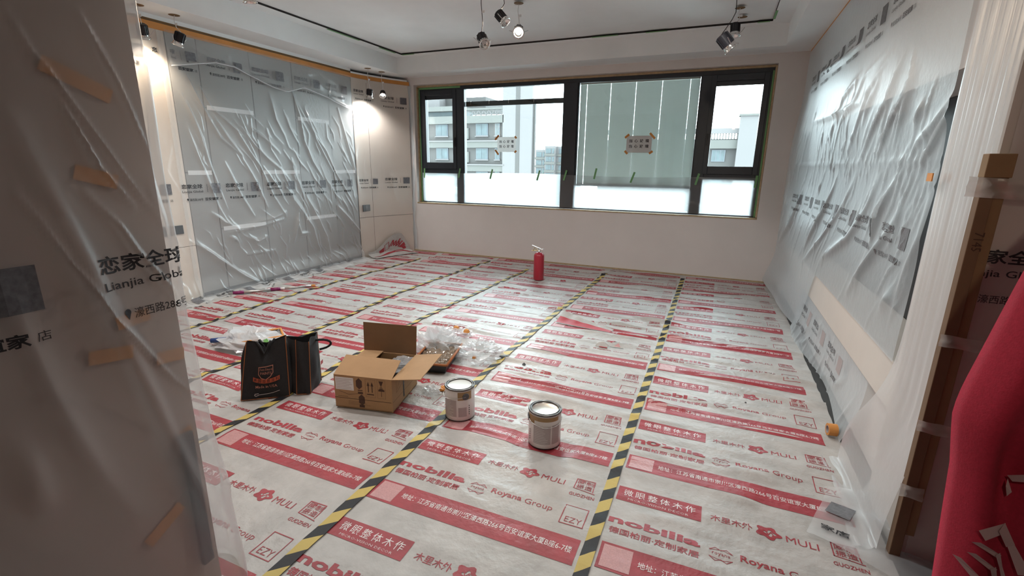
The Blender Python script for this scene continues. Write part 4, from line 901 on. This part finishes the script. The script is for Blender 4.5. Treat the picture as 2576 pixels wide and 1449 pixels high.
spotlight((0.001, 5.648, HT), (-0.02, 5.65, 2.735), (0.05, -0.1, -1), 'small black spotlight hanging upright above the right sash', False, 0, 1.15)
spotlight((-0.03, 4.25, HT), (-0.048, 4.25, 2.325), (0.55, 0.10, -0.62), 'largest black spotlight on a long cable at upper right', True, 0, 1.25, True)
# unseen spotlights added to brighten the room, over its near half and entry
for hx, hy, lab in ((-3.3, 2.2, 'left'), (-1.9, 2.5, 'middle'), (-0.5, 2.3, 'right'), (-3.4, 2.9, 'far left'), (-0.2, 3.7, 'far right')):
    spotlight((hx, hy, HT), (hx, hy, 2.62), (0.02, 0.10, -1), 'unseen lit spotlight added to brighten the near half of the room, ' + lab, True, 22, 1.1, spread=1.35)
spotlight((0.2, -0.9, HC), (0.2, -0.9, 2.50), (-0.20, 0.92, -0.42), 'unseen lit spotlight added for brightness in the entry behind the viewer', True, 22, 1.1, spread=0.58)  # unseen lamp added to lift surfaces that face the camera
o = G().lathe([(0, -0.0015), (0.045, -0.0015), (0.047, 0.0)], 24, (0.034, 5.96, HT-0.003)).build('hole_shade_disc', M['browngap']); tag(o, 'dark disc painted as the shaded empty downlight hole above the right sash', 'ceiling hole')  # the hole's dark inside is painted as a flat disc

# ================================================================== THINGS ON THE FLOOR
FZ = 0.011
# --- fire extinguisher
ex = thing('fire_extinguisher', 'red fire extinguisher standing near the window wall', 'fire extinguisher', (-2.005, 5.615, FZ))
c = (-2.005, 5.615, FZ)
G().lathe([(0, 0), (0.060, 0), (0.066, 0.008), (0.066, 0.305), (0.062, 0.325), (0.045, 0.345), (0.022, 0.355), (0.0, 0.356)], 32, c).build('cylinder', M['red'], ex, smooth=True)
G().lathe([(0.018, 0.350), (0.018, 0.375), (0.015, 0.378), (0.015, 0.40), (0, 0.40)], 16, c).build('valve', M['steel'], ex, smooth=True)
g = G(); cx_, cy_, cz_ = c
g.hexa([(cx_+0.02, cy_-0.010, cz_+0.392), (cx_-0.10, cy_-0.010, cz_+0.432), (cx_-0.10, cy_+0.010, cz_+0.432), (cx_+0.02, cy_+0.010, cz_+0.392), (cx_+0.02, cy_-0.010, cz_+0.402), (cx_-0.098, cy_-0.010, cz_+0.440), (cx_-0.098, cy_+0.010, cz_+0.440), (cx_+0.02, cy_+0.010, cz_+0.402)])
g.build('lever', M['steel'], ex, bevel=0.002)
g = G(); g.hexa([(cx_+0.01, cy_-0.010, cz_+0.378), (cx_-0.10, cy_-0.010, cz_+0.364), (cx_-0.10, cy_+0.010, cz_+0.364), (cx_+0.01, cy_+0.010, cz_+0.378), (cx_+0.01, cy_-0.010, cz_+0.386), (cx_-0.10, cy_-0.010, cz_+0.371), (cx_-0.10, cy_+0.010, cz_+0.371), (cx_+0.01, cy_+0.010, cz_+0.386)]); g.build('carry_handle', M['brass'], ex, bevel=0.002)
g = G(); g.tube([(cx_-0.085, cy_, cz_+0.371), (cx_-0.07, cy_, cz_+0.39), (cx_-0.06, cy_, cz_+0.415)], 0.004, 6); g.tube([(cx_-0.045, cy_, cz_+0.378), (cx_-0.035, cy_, cz_+0.405)], 0.004, 6); g.build('safety_pin', M['brass'], ex)
g = G(); g.lathe([(0.010, 0), (0.012, 0.02), (0.017, 0.045), (0.013, 0.046), (0.0, 0.03)], 14, (cx_+0.015, cy_, cz_+0.390), rot_to((-1, 0.1, 0.0))); g.build('nozzle', M['whiteplastic'], ex, smooth=True)
p = Print(); p.rect(-0.8, 0.10, 0.5, 0.26, 0.2)
# --- paint cans
M['canrim'] = mat('can_rim_metal', (0.16, 0.155, 0.15, 1), 0.3, metal=0.8, var=0.05)
def can(cx, cy, ear, label, wire, lid):
    t = thing('paint_can', label, 'paint can', (cx, cy, FZ), 'paint cans on the floor film')
    r = 0.0845; h = 0.192
    G().lathe([(0, 0), (r-0.003, 0.0), (r, 0.004), (r, h-0.012), (r-0.002, h-0.008)], 40, (cx, cy, FZ)).build('body', M['whiteplastic'], t, smooth=True)
    G().lathe([(r-0.002, h-0.010), (r+0.003, h-0.006), (r+0.003, h-0.002), (r, h+0.002), (r-0.004, h+0.002), (r-0.006, h-0.003), (r-0.009, h-0.003), (r-0.010, h+0.003), (r-0.014, h+0.003), (r-0.016, h-0.005)], 40, (cx, cy, FZ)).build('rim', M['canrim'], t, smooth=True)
    G().lathe([(r-0.0155, h-0.005), (r-0.019, h-0.006), (0, h-0.005)], 40, (cx, cy, FZ)).build('lid', lid, t, smooth=True)
    G().lathe([(r+0.0008, 0.0), (r+0.0012, 0.005)], 40, (cx, cy, FZ)).build('base_rim', M['blackmetal'], t)
    def pc(a, b, rr=r): return np.stack([cx+rr*np.cos(a), cy+rr*np.sin(a), FZ+b], -1)
    e0 = math.radians(ear)
    G_ = Print(); s = 1 if wire > 0 else -1
    G_.rect(e0-0.55, h-0.062, e0+0.45, h-0.013, 0.12) if wire > 0 else G_.rect(e0-0.35, h-0.055, e0+0.7, h-0.013, 0.12)
    if wire < 0: G_.rect(e0+0.7, h-0.036, e0+2.3, h-0.013, 0.12)
    G_.build('gold_label', M['gold'], pc, 0.0006, t)
    L = Print(); b0 = (e0-2.0, e0-0.65) if wire > 0 else (e0+0.65, e0+1.75)
    L.rect(b0[0], 0.028, b0[1], h-0.062, 0.12)
    b1 = (e0-0.52, e0+0.05) if wire > 0 else (e0+1.83, e0+2.4)
    L.rect(b1[0], 0.028, b1[1], (0.085 if wire > 0 else h-0.058), 0.12); L.build('grey_panel', M['labelgrey'], pc, 0.0006, t)
    Wp = Print()
    rr_ = random.Random(int(ear))
    for i in range(11):
        z = 0.034+i*0.0095; Wp.rect(b0[0]+0.08, z, b0[0]+0.08+(b0[1]-b0[0]-0.15)*rr_.uniform(0.6, 1.0), z+0.0016, 0.1)
    Wp.build('label_lines', M['whiteplastic'], pc, 0.0010, t)
    I = Print()
    for i in range(5):
        z = 0.035+i*0.013; e = e0+(0.22 if wire > 0 else 0.28); I.rect(e, z, e+0.06, z+0.007, 0.1)
    I.build('symbols', M['ink'], pc, 0.0010, t)
    d = np.array([math.cos(e0), math.sin(e0), 0]); ctr = np.array([cx, cy, FZ+h-0.042])+d*r
    G().lathe([(0, 0.004), (0.019, 0.004), (0.021, 0.0), (0, 0)], 20, ctr, rot_to(-d)).build('ear_plate', M['plate'], t)
    n2 = np.array([-d[1], d[0], 0]); u = np.linspace(0, math.pi, 22)
    side = -1 if wire > 0 else 1
    pts = [ctr+d*0.004*(1) - d*(r+0.003)*(1-math.cos(k)) + n2*side*(r+0.012)*math.sin(k) + np.array([0, 0, -abs(wire)*math.sin(k)]) for k in u]
    G().tube(pts, 0.0016, 6).build('wire_handle', M['steel'], t, smooth=True)
can(-1.245, 2.195, -38, 'left paint can with pale lid, standing on the wavy hazard tape', 0.012, mat('pale_lid', (0.70, 0.74, 0.72, 1), 0.25, var=0.02))
can(-0.705, 2.135, 210, 'right paint can with shiny metal lid, alone on the red address bar', -0.02, mat('shiny_lid', (0.80, 0.76, 0.70, 1), 0.18, metal=0.8, var=0.05))

# --- cardboard box
bx = thing('cardboard_box', 'open cardboard carton with raised flaps beside the black bags', 'box', (-1.84, 2.2, FZ))
fl_, fr_, br_ = np.array([-1.968, 1.972, 0]), np.array([-1.609, 2.046, 0]), np.array([-1.698, 2.424, 0]); bl_ = fl_+br_-fr_
bh = 0.205; Z_ = np.array([0, 0, 1.0])
def wallq(a, b, name, t=0.005):
    a = a+Z_*FZ; b = b+Z_*FZ; G().slab([a, b, b+Z_*bh, a+Z_*bh], -t).build(name, M['card'], bx)
for a, b, n in ((fl_, fr_, 'front_side'), (fr_, br_, 'right_side'), (br_, bl_, 'back_side'), (bl_, fl_, 'left_side')): wallq(a, b, n)
G().slab([fl_+Z_*(FZ+0.002), fr_+Z_*(FZ+0.002), br_+Z_*(FZ+0.002), bl_+Z_*(FZ+0.002)], 0.004).build('bottom', M['cardin'], bx)
T0 = Z_*(FZ+bh)
def flap(name, a, b, c2, d2, m): G().slab([a, b, c2, d2], 0.004).build(name, m, bx)
flap('front_flap', fl_+T0, fr_+T0, np.array([-1.655, 2.205, 0.268]), np.array([-2.018, 2.142, 0.268]), M['card'])
flap('back_flap', br_+T0, bl_+T0, bl_+np.array([-0.004, 0.012, FZ+0.400]), br_+np.array([0.004, 0.012, FZ+0.400]), M['cardin'])
flap('right_flap', fr_+T0, np.array([-1.420, 2.060, 0.250]), np.array([-1.500, 2.425, 0.255]), br_+T0, M['card'])
flap('left_flap', bl_+T0, fl_+T0, fl_*0.62+fr_*0.38+T0*1.02+np.array([0, 0.06, 0.012]), bl_*0.62+br_*0.38+T0*1.02, M['card'])
# print on the carton
uu = (fr_-fl_); ul = np.linalg.norm(uu); uu = uu/ul; nn = np.cross(uu, Z_)
pf_ = lambda a, b: fl_+Z_*FZ+a[:, None]*uu+b[:, None]*Z_
p = Print(); pw = Print(); pd_ = Print()
pw.rect(0.008, 0.115, 0.125, 0.195)
hexa = lambda cx, cy, rx, ry: [(cx+rx*math.cos(t), cy+ry*math.sin(t)) for t in (math.pi/6+k*math.pi/3 for k in range(6))]
p.poly(hexa(0.160, 0.163, 0.022, 0.036)); p.poly(hexa(0.172, 0.060, 0.022, 0.036)); p.rect(0.150, 0.098, 0.182, 0.112); p.rect(0.150, 0.118, 0.180, 0.124); p.rect(0.155, 0.012, 0.188, 0.030)
p.line([(0, 0.062), (0.358, 0.062)], 0.003)
for x in (0.218, 0.242):
    p.rect(x-0.003, 0.115, x+0.003, 0.16); p.poly([(x-0.009, 0.155), (x+0.009, 0.155), (x, 0.182)])
p.rect(0.208, 0.098, 0.252, 0.105)
p.poly([(0.285, 0.192), (0.313, 0.192), (0.303, 0.165), (0.295, 0.165)]); p.rect(0.297, 0.152, 0.301, 0.166); p.rect(0.288, 0.149, 0.310, 0.152)
p.poly([(0.280, 0.128)]+[(0.300-0.020*math.cos(t), 0.128+0.018*math.sin(t)) for t in np.linspace(0, math.pi, 9)]); p.rect(0.2985, 0.095, 0.3015, 0.128)
for (x0, y0, x1, y1) in ((0.200, 0.085, 0.262, 0.196), (0.275, 0.140, 0.325, 0.199), (0.275, 0.083, 0.325, 0.136)): pd_.line([(x0, y0), (x1, y0), (x1, y1), (x0, y1)], 0.0015, True)
p.line([(0.03, 0.105), (0.09, 0.088), (0.15, 0.098)], 0.002)
for i in range(3): pd_.rect(0.085, 0.026+i*0.009, 0.225-0.02*i, 0.0285+i*0.009)
pd_.rect(0.02, 0.071, 0.085, 0.075)
p.build('black_print', M['carddark'], pf_, 0.0006, bx); pd_.build('faint_print', M['cardin'], pf_, 0.0006, bx); pw.build('white_label', M['paper'], pf_, 0.0008, bx)
lg = Print()
for i in range(7): lg.rect(0.014, 0.122+i*0.010, 0.118-0.01*(i % 3), 0.1245+i*0.010)
lg.build('label_lines', M['labelgrey'], pf_, 0.0014, bx)
ur = (br_-fr_); rl = np.linalg.norm(ur); ur = ur/rl; ps_ = lambda a, b: fr_+Z_*FZ+a[:, None]*ur+b[:, None]*Z_
p = Print(); p.line([(0, 0.062), (rl, 0.062)], 0.003); p.line([(0.06, 0.10), (0.06, 0.17), (0.14, 0.19), (0.14, 0.12)], 0.003, True); p.line([(0.18, 0.11), (0.18, 0.17), (0.25, 0.18), (0.25, 0.12)], 0.003, True); p.line([(0.07, 0.12), (0.13, 0.17)], 0.003)
p.build('side_print', M['cardin'], ps_, 0.0006, bx)
# bottles in a clear bag inside the carton
ct = thing('bagged_jars', 'dark jars in glossy clear plastic inside the open carton', 'jars', (-1.76, 2.30, 0.05))
for (x, y, r) in ((-1.735, 2.30, 0.05), (-1.69, 2.20, 0.045), (-1.80, 2.35, 0.045)):
    G().lathe([(0, 0.0), (r, 0.0), (r, 0.12), (r*0.75, 0.14), (r*0.75, 0.155), (0, 0.155)], 18, (x, y, 0.035)).build('jar', M['black'], ct, smooth=True)
from mathutils import noise as mnoise
def blob(name, c, rad, seed, m, parent, nu=40, nv=18, amp=0.35, base=True):
    """crumpled heap of thin plastic: a dome pushed in and out by ridged noise"""
    U, V = np.meshgrid(np.linspace(0, 2*math.pi, nu), np.linspace(0.02, 1, nv), indexing='ij')
    D = np.stack([np.cos(U)*np.sin(V*math.pi/2), np.sin(U)*np.sin(V*math.pi/2), np.cos(V*math.pi/2)], -1)
    k = np.zeros_like(U)
    for i in range(nu):
        for j in range(nv):
            q = Vector((D[i, j]*1.7+np.array([seed*3.1, seed*1.7, seed])).tolist())
            k[i, j] = 1-abs(mnoise.noise(q))*1.3 + 0.5*(0.5-abs(mnoise.noise(q*2.3))) + 0.28*(0.5-abs(mnoise.noise(q*5.0)))
    k[-1] = k[0]; k = 1+amp*(k-k.mean())*1.6
    P = D*k[..., None]*np.array(rad); P[..., 2] = np.maximum(0.001, P[..., 2])
    return G().grid(P+np.array(c)).build(name, m, parent, smooth=False)
blob('bag', (-1.735, 2.29, 0.185), (0.10, 0.13, 0.035), 4, M['clear'], ct)

# --- black tote bags
def tote(name, label, base, top, rim, seed):
    """base/top: 4 corners each (ccw seen from above, first edge = front), rim: heights of top edge notch per side"""
    t = thing(name, label, 'tote bag', tuple(np.mean(base, 0)[:2])+(FZ,), 'black tote bags')
    base = [np.array(b, float) for b in base]; top = [np.array(b, float) for b in top]
    r = np.random.default_rng(seed); sides = ['front_panel', 'side_panel', 'back_panel', 'side_panel']
    for k in range(4):
        a, b, c2, d2 = base[k], base[(k+1) % 4], top[(k+1) % 4], top[k]
        U, V = np.meshgrid(np.linspace(0, 1, 17), np.linspace(0, 1, 19), indexing='ij')
        P = ((1-U)*(1-V))[..., None]*a+(U*(1-V))[..., None]*b+(U*V)[..., None]*c2+((1-U)*V)[..., None]*d2
        n = np.cross(b-a, d2-a); n /= np.linalg.norm(n)
        bul = 0.018*np.sin(math.pi*U)*np.sin(math.pi*V)**0.8 + 0.007*np.sin(U*7+r.uniform(0, 6))*np.sin(V*6+r.uniform(0, 6))*np.sin(math.pi*U)
        P = P+bul[..., None]*n; P[..., 2] += np.where(V > 0.55, (V-0.55)/0.45, 0)*np.interp(U, np.linspace(0, 1, len(rim[k])), rim[k])
        G().grid(P).build(sides[k], M['blackfab'], t, smooth=True)
        G().tube([a, a*0.66+d2*0.34, a*0.33+d2*0.67, d2+np.array([0, 0, rim[k][0]])], 0.0024, 6).build('piping', M['piping'], t)
    G().tube([base[0], base[1]], 0.0022, 6).build('piping', M['piping'], t)
    return t, base, top
b1 = [(-2.540, 1.785, FZ), (-2.325, 1.955, FZ), (-2.362, 2.000, FZ), (-2.577, 1.830, FZ)]
t1_ = [(-2.535, 1.865, 0.362), (-2.360, 2.000, 0.362), (-2.382, 2.025, 0.362), (-2.557, 1.890, 0.362)]
tb1, B1, T1 = tote('tote_bag', 'front black tote bag with orange shield logo and slanting left edge', b1, t1_, [(0.0, 0.0, -0.055, 0.0, 0.02), (0.02, 0.01, 0.02), (0.02, -0.02, 0.0), (0.0, 0.0)], 2)
a0, ab, ad = B1[0], B1[1]-B1[0], T1[0]-B1[0]
def pos_tb(u, v):             # u,v in 0..1 on the front panel
    P = ((1-u)*(1-v))[:, None]*B1[0]+(u*(1-v))[:, None]*B1[1]+(u*v)[:, None]*T1[1]+((1-u)*v)[:, None]*T1[0]
    n = np.cross(ab, ad); n /= np.linalg.norm(n); return P+(0.021*np.sin(np.pi*np.clip(u, 0, 1))*np.sin(np.pi*np.clip(v, 0, 1))**0.8)[:, None]*n+n*0.004
p = Print(); sh = [(0.36, 0.56), (0.36, 0.44), (0.42, 0.37), (0.52, 0.34), (0.62, 0.39), (0.68, 0.46), (0.68, 0.585), (0.52, 0.565)]
p.line(sh, 0.014, True); p.text('PAINTS', 0.40, 0.43, 0.65, 0.475, bold=0.01); p.text('Dunn Edwards', 0.38, 0.50, 0.67, 0.54, shear=0.3); p.text('Made in USA', 0.30, 0.195, 0.76, 0.245, bold=0.01)
p.build('brown_print', mat('brown_print', (0.40, 0.17, 0.12, 1), 0.8, var=0.05), pos_tb, 0.001, tb1)
p = Print(); arc = np.linspace(-1, 1, 13)
for k in range(12):
    x0, x1 = 0.53+0.29*arc[k], 0.53+0.29*arc[k+1]; y0, y1 = 0.275+0.05*arc[k]**2, 0.275+0.05*arc[k+1]**2
    p.add([(x0, y0), (x1, y1), (x1, y1+0.075), (x0, y0+0.075)], [(0, 1, 2, 3)])
p.build('ribbon_print', mat('ribbon_print', (0.38, 0.075, 0.03, 1), 0.8, var=0.05), pos_tb, 0.001, tb1)
p = Print()
for i, ch in enumerate('美国邓恩涂料'):
    x = 0.53+0.29*(-0.83+0.332*i); y = 0.283+0.05*(-0.83+0.332*i)**2; p.text(ch, x-0.035, y, x+0.035, y+0.06)
p.build('ribbon_lettering', M['blackfab'], pos_tb, 0.002, tb1)
p = Print(); p.line([(0.36, 0.10), (0.29, 0.095), (0.28, 0.07), (0.31, 0.055), (0.36, 0.07)], 0.012); p.line([(0.36, 0.075), (0.55, 0.085), (0.66, 0.095), (0.80, 0.125)], 0.010)
p.build('white_script', M['labelgrey'], pos_tb, 0.001, tb1)
for k, (s0, s1) in enumerate(((0.25, 0.62), (0.3, 0.7))):
    A0, A1 = (T1[0], T1[1]) if k == 0 else (T1[3], T1[2]); pa = A0+(A1-A0)*s0; pb = A0+(A1-A0)*s1
    G().tube([pa, pa*0.8+pb*0.2+np.array([0, 0, -0.03]), (pa+pb)/2+np.array([0.02, -0.02, -0.075]), pa*0.2+pb*0.8+np.array([0, 0, -0.03]), pb], [0.008]*5, 6).build('handle', M['blackfab'], tb1, smooth=True)
b2 = [(-2.298, 1.985, FZ), (-2.226, 2.030, FZ), (-2.310, 2.205, FZ), (-2.425, 2.015, FZ)]
t2_ = [(-2.316, 2.035, 0.325), (-2.240, 2.065, 0.325), (-2.310, 2.205, 0.325), (-2.430, 2.065, 0.325)]
tb2, B2, T2 = tote('tote_bag', 'rear black tote bag with twin orange seams and a loop handle', b2, t2_, [(0.03, 0.015, 0.02), (0.02, 0.035, 0.02, 0.03), (0.03, 0.01, 0.03), (0.03, 0.02, 0.03)], 5)
pa, pb = T2[1]*0.35+T2[2]*0.65+np.array([0.012, 0, -0.005]), T2[2]+np.array([0.01, 0, -0.09])
G().tube([pa, *[pa+(pb-pa)*(0.5-0.5*math.cos(k))+np.array([0.07, 0.042, 0.012])*math.sin(k) for k in np.linspace(0.25, 2.9, 9)], pb], 0.0075, 6).build('handle', M['blackfab'], tb2, smooth=True)
P3 = lambda u, v: (((1-u)*(1-v))[:, None]*B2[1]+(u*(1-v))[:, None]*B2[2]+(u*v)[:, None]*T2[2]+((1-u)*v)[:, None]*T2[1])+np.array([0.022, 0.008, 0])
p = Print(); p.rect(0.72, 0.42, 0.96, 0.50, 0.1); p.build('ribbon_print', M['redprint'], P3, 0.001, tb2)

# --- paint trays
def tray(c, ang, L, W, label, wrap):
    t = thing('paint_tray', label, 'paint tray', (c[0], c[1], FZ), 'paint trays')
    R = np.array([[math.cos(ang), -math.sin(ang), 0], [math.sin(ang), math.cos(ang), 0], [0, 0, 1]]); c = np.array([c[0], c[1], FZ])
    f = lambda x, y, z: R @ np.array([x, y, z])+c
    def ring(w, l, z): return [f(-w/2, -l/2, z), f(w/2, -l/2, z), f(w/2, l/2, z), f(-w/2, l/2, z)]
    A, B, D, E_ = ring(W*0.86, L*0.9, 0.0), ring(W, L, 0.062), ring(W*0.93, L*0.95, 0.062), ring(W*0.82, L*0.86, 0.006)
    g = G(); V = A+B+D+E_; F = [(0, 3, 2, 1)]
    for s in range(3): F += [(s*4+i, s*4+(i+1) % 4, (s+1)*4+(i+1) % 4, (s+1)*4+i) for i in range(4)]
    F.append((12, 13, 14, 15)); g.add(V, F); g.build('pan', M['black'], t)
    g = G()
    for i in range(4):
        a, b = ring(W*1.03, L*1.02, 0.070)[i], ring(W*1.03, L*1.02, 0.070)[(i+1) % 4]; g.tube([a, b], 0.009, 8)
    g.build('rim', M['piping'] if not wrap else M['orange'], t, smooth=True)
    U, V = np.meshgrid(np.linspace(-0.48, 0.48, 24), np.linspace(-0.48, 0.48, 36), indexing='ij')
    Zz = 0.058+0.012*np.sin(U*26+V*14)*np.sin(V*31)+0.008*np.sin(U*60)*np.cos(V*47)
    P = (np.stack([U*W, V*L, Zz], -1) @ R.T)+c
    G().grid(P).build('liner', M['clear'] if wrap else film_mat('tray_liner', 0.55, col=(0.55, 0.42, 0.30, 1), rough=0.15), t)
    return t
tray((-1.765, 2.795), 0.24, 0.40, 0.25, 'black paint tray with amber rim behind the carton', False)
tray((-3.24, 2.52), -0.62, 0.30, 0.20, 'paint tray with orange rim inside the white plastic wrap', True)
# --- plastic bundle over the second tray
bd = thing('wrapped_roller_bundle', 'glossy white plastic bundle of rollers with a blue handle tip, behind the bags', 'bundle', (-3.30, 2.45, FZ))
blob('wrap', (-3.31, 2.50, FZ), (0.31, 0.20, 0.10), 9, film_mat('wrap_plastic', 0.70, rough=0.2, translucent=0.3, bump=None, gloss=0.5), bd, 30, 13, 0.36)
g = G(); g.tube([(-3.575, 2.335, 0.045), (-3.50, 2.385, 0.05), (-3.38, 2.45, 0.055)], 0.019, 12); g.build('blue_handle', M['blue'], bd, smooth=True)
G().tube([(-3.13, 2.335, 0.03), (-3.09, 2.385, 0.03)], 0.024, 14).build('roller_sleeve', M['whiteplastic'], bd, smooth=True)
G().obox((-3.06, 2.42, 0.085), (0.10, 0.03, 0.02), rot_to((0.2, 0.3, -1))).build('green_label', M['green_lbl'], bd)
G().obox((-3.19, 2.36, 0.055), (0.05, 0.03, 0.015), rot_to((0.2, 0.3, -1))).build('orange_label', M['orange'], bd)
# --- crumpled clear bags
for c_, rad, seed, m, lab in (((-1.88, 2.99, FZ), (0.17, 0.13, 0.16), 13, M['milky'], 'hazy crumpled plastic bag piled behind the open carton'), ((-1.555, 3.04, FZ), (0.19, 0.16, 0.10), 17, M['clear'], 'shiny clear crumpled bag tied with an orange knot'), ((-1.95, 3.36, FZ), (0.16, 0.10, 0.05), 23, M['clear'], 'flatter clear plastic scrap with orange bits farther back')):
    t = thing('plastic_bag', lab, 'plastic bag', c_, 'crumpled plastic bags behind the carton')
    blob('bag', c_, rad, seed, m, t, 40, 17, 0.5)
    if seed == 17: G().lathe([(0, 0.02), (0.014, 0.012), (0.018, 0.0), (0, 0)], 8, (-1.535, 2.93, FZ+0.02)).build('knot', M['orange'], t)
    if seed == 23:
        for dx in (-0.03, 0.09): G().lathe([(0, 0.03), (0.02, 0.022), (0.03, 0.0), (0, 0)], 9, (-1.93+dx, 3.40-dx*0.3, FZ+0.035)).build('orange_bit', M['orange'], t)
sc = thing('tape_scrap', 'small crumple of film and amber tape by the carton corner', 'litter', (-1.50, 2.43, FZ)); blob('film', (-1.55, 2.38, FZ), (0.06, 0.045, 0.03), 31, M['clear'], sc, 24, 10, 0.5); blob('amber_tape', (-1.49, 2.43, FZ), (0.035, 0.03, 0.02), 33, M['orange'], sc, 16, 8, 0.5)
# --- extension pole
pole = thing('extension_pole', 'grey extension pole with magenta bands lying by the left wall film', 'pole', (-4.5, 3.75, FZ))
pa, pb = np.array([-4.80, 3.40, 0.03]), np.array([-4.235, 4.085, 0.03]); q_ = lambda s: pa+(pb-pa)*s
G().tube([q_(0.0), q_(0.55)], 0.016, 12).build('outer_tube', M['steel'], pole, smooth=True); G().tube([q_(0.55), q_(0.97)], 0.011, 12).build('inner_tube', M['steel'], pole, smooth=True)
for s0, s1 in ((0.05, 0.17), (0.47, 0.58)): G().tube([q_(s0), q_(s1)], 0.019, 12).build('grip_band', M['magenta'], pole, smooth=True)
G().tube([q_(0.58), q_(0.63)], 0.015, 12).build('collar', M['whiteplastic'], pole, smooth=True); G().tube([q_(0.95), q_(0.985), q_(1.0)], [0.013, 0.016, 0.008], 12).build('orange_tip', M['orange'], pole, smooth=True)
# --- roll of tape by the bench
rl_ = thing('tape_roll', 'small roll of orange tape on its side at the right floor edge', 'tape roll', (0.715, 2.835, 0.0))
ax = rot_to((-1, -0.12, 0)); G().lathe([(0.021, -0.022), (0.033, -0.022), (0.033, 0.022), (0.021, 0.022), (0.021, -0.022)], 24, (0.715, 2.835, 0.045), ax).build('tape', M['orange'], rl_, smooth=False)
G().lathe([(0.019, -0.023), (0.021, -0.023), (0.021, 0.023), (0.019, 0.023), (0.019, -0.023)], 24, (0.715, 2.835, 0.045), ax).build('core', M['labelgrey'], rl_)
# --- red cloth at the right edge
rc = thing('red_cloth', 'red knitted cloth with pale printed stripes hanging at the right edge', 'cloth', (0.75, 1.2, 0.0))
edge = np.array([(1.75, 0.78), (1.45, 0.62), (1.23, 0.553), (1.07, 0.530), (0.97, 0.515), (0.91, 0.510), (0.86, 0.517), (0.78, 0.530), (0.52, 0.550), (0.25, 0.57), (0.05, 0.58)])
def pos_rc(a, z):             # a 0..1 across, hanging with a rounded near edge and a hollow
    x0 = 1.045*np.interp(z, edge[::-1, 0], edge[::-1, 1]); x = x0+(1.05-x0)*a
    y = 1.2+0.06*(1-np.sqrt(np.clip(1-(1-np.clip(a*7, 0, 1))**2, 0, 1)))+0.05*np.exp(-((a-0.16)/0.07)**2)*np.exp(-((z-0.80)/0.12)**2)+0.02*np.sin(a*9+z*2.5)-0.03*np.exp(-((a-0.08)/0.06)**2)
    return np.stack([x, y, z], -1)
rco = sheet('fabric', pos_rc, 0, 1, 0.05, 1.75, 0.012, 0.03, M['redfab'], rc)
md = rco.modifiers.new('thickness', 'SOLIDIFY'); md.thickness = 0.012; md.offset = 1
def prc(a, z):                # print given in metres across
    x0 = 1.045*np.interp(z, edge[::-1, 0], edge[::-1, 1]); return pos_rc((a-x0)/(1.05-x0), z)
p = Print(); p.add([(0.618, 0.775), (0.642, 0.792), (0.652, 0.765), (0.630, 0.748)], [(0, 3, 2, 1)]); p.build('pale_print', M['palefabprint'], prc, 0.014, rc)
for L_, w_ in (([(0.612, 0.672), (0.632, 0.680), (0.65, 0.66), (0.68, 0.61)], 0.02), ([(0.605, 0.645), (0.63, 0.625), (0.66, 0.57)], 0.010), ([(0.605, 0.615), (0.628, 0.592), (0.65, 0.54)], 0.010), ([(0.595, 0.585), (0.615, 0.56), (0.635, 0.52)], 0.010), ([(0.648, 0.80), (0.66, 0.815)], 0.014)):
    p = Print(); p.line(L_, w_); p.build('pale_print', M['palefabprint'], prc, 0.014, rc)
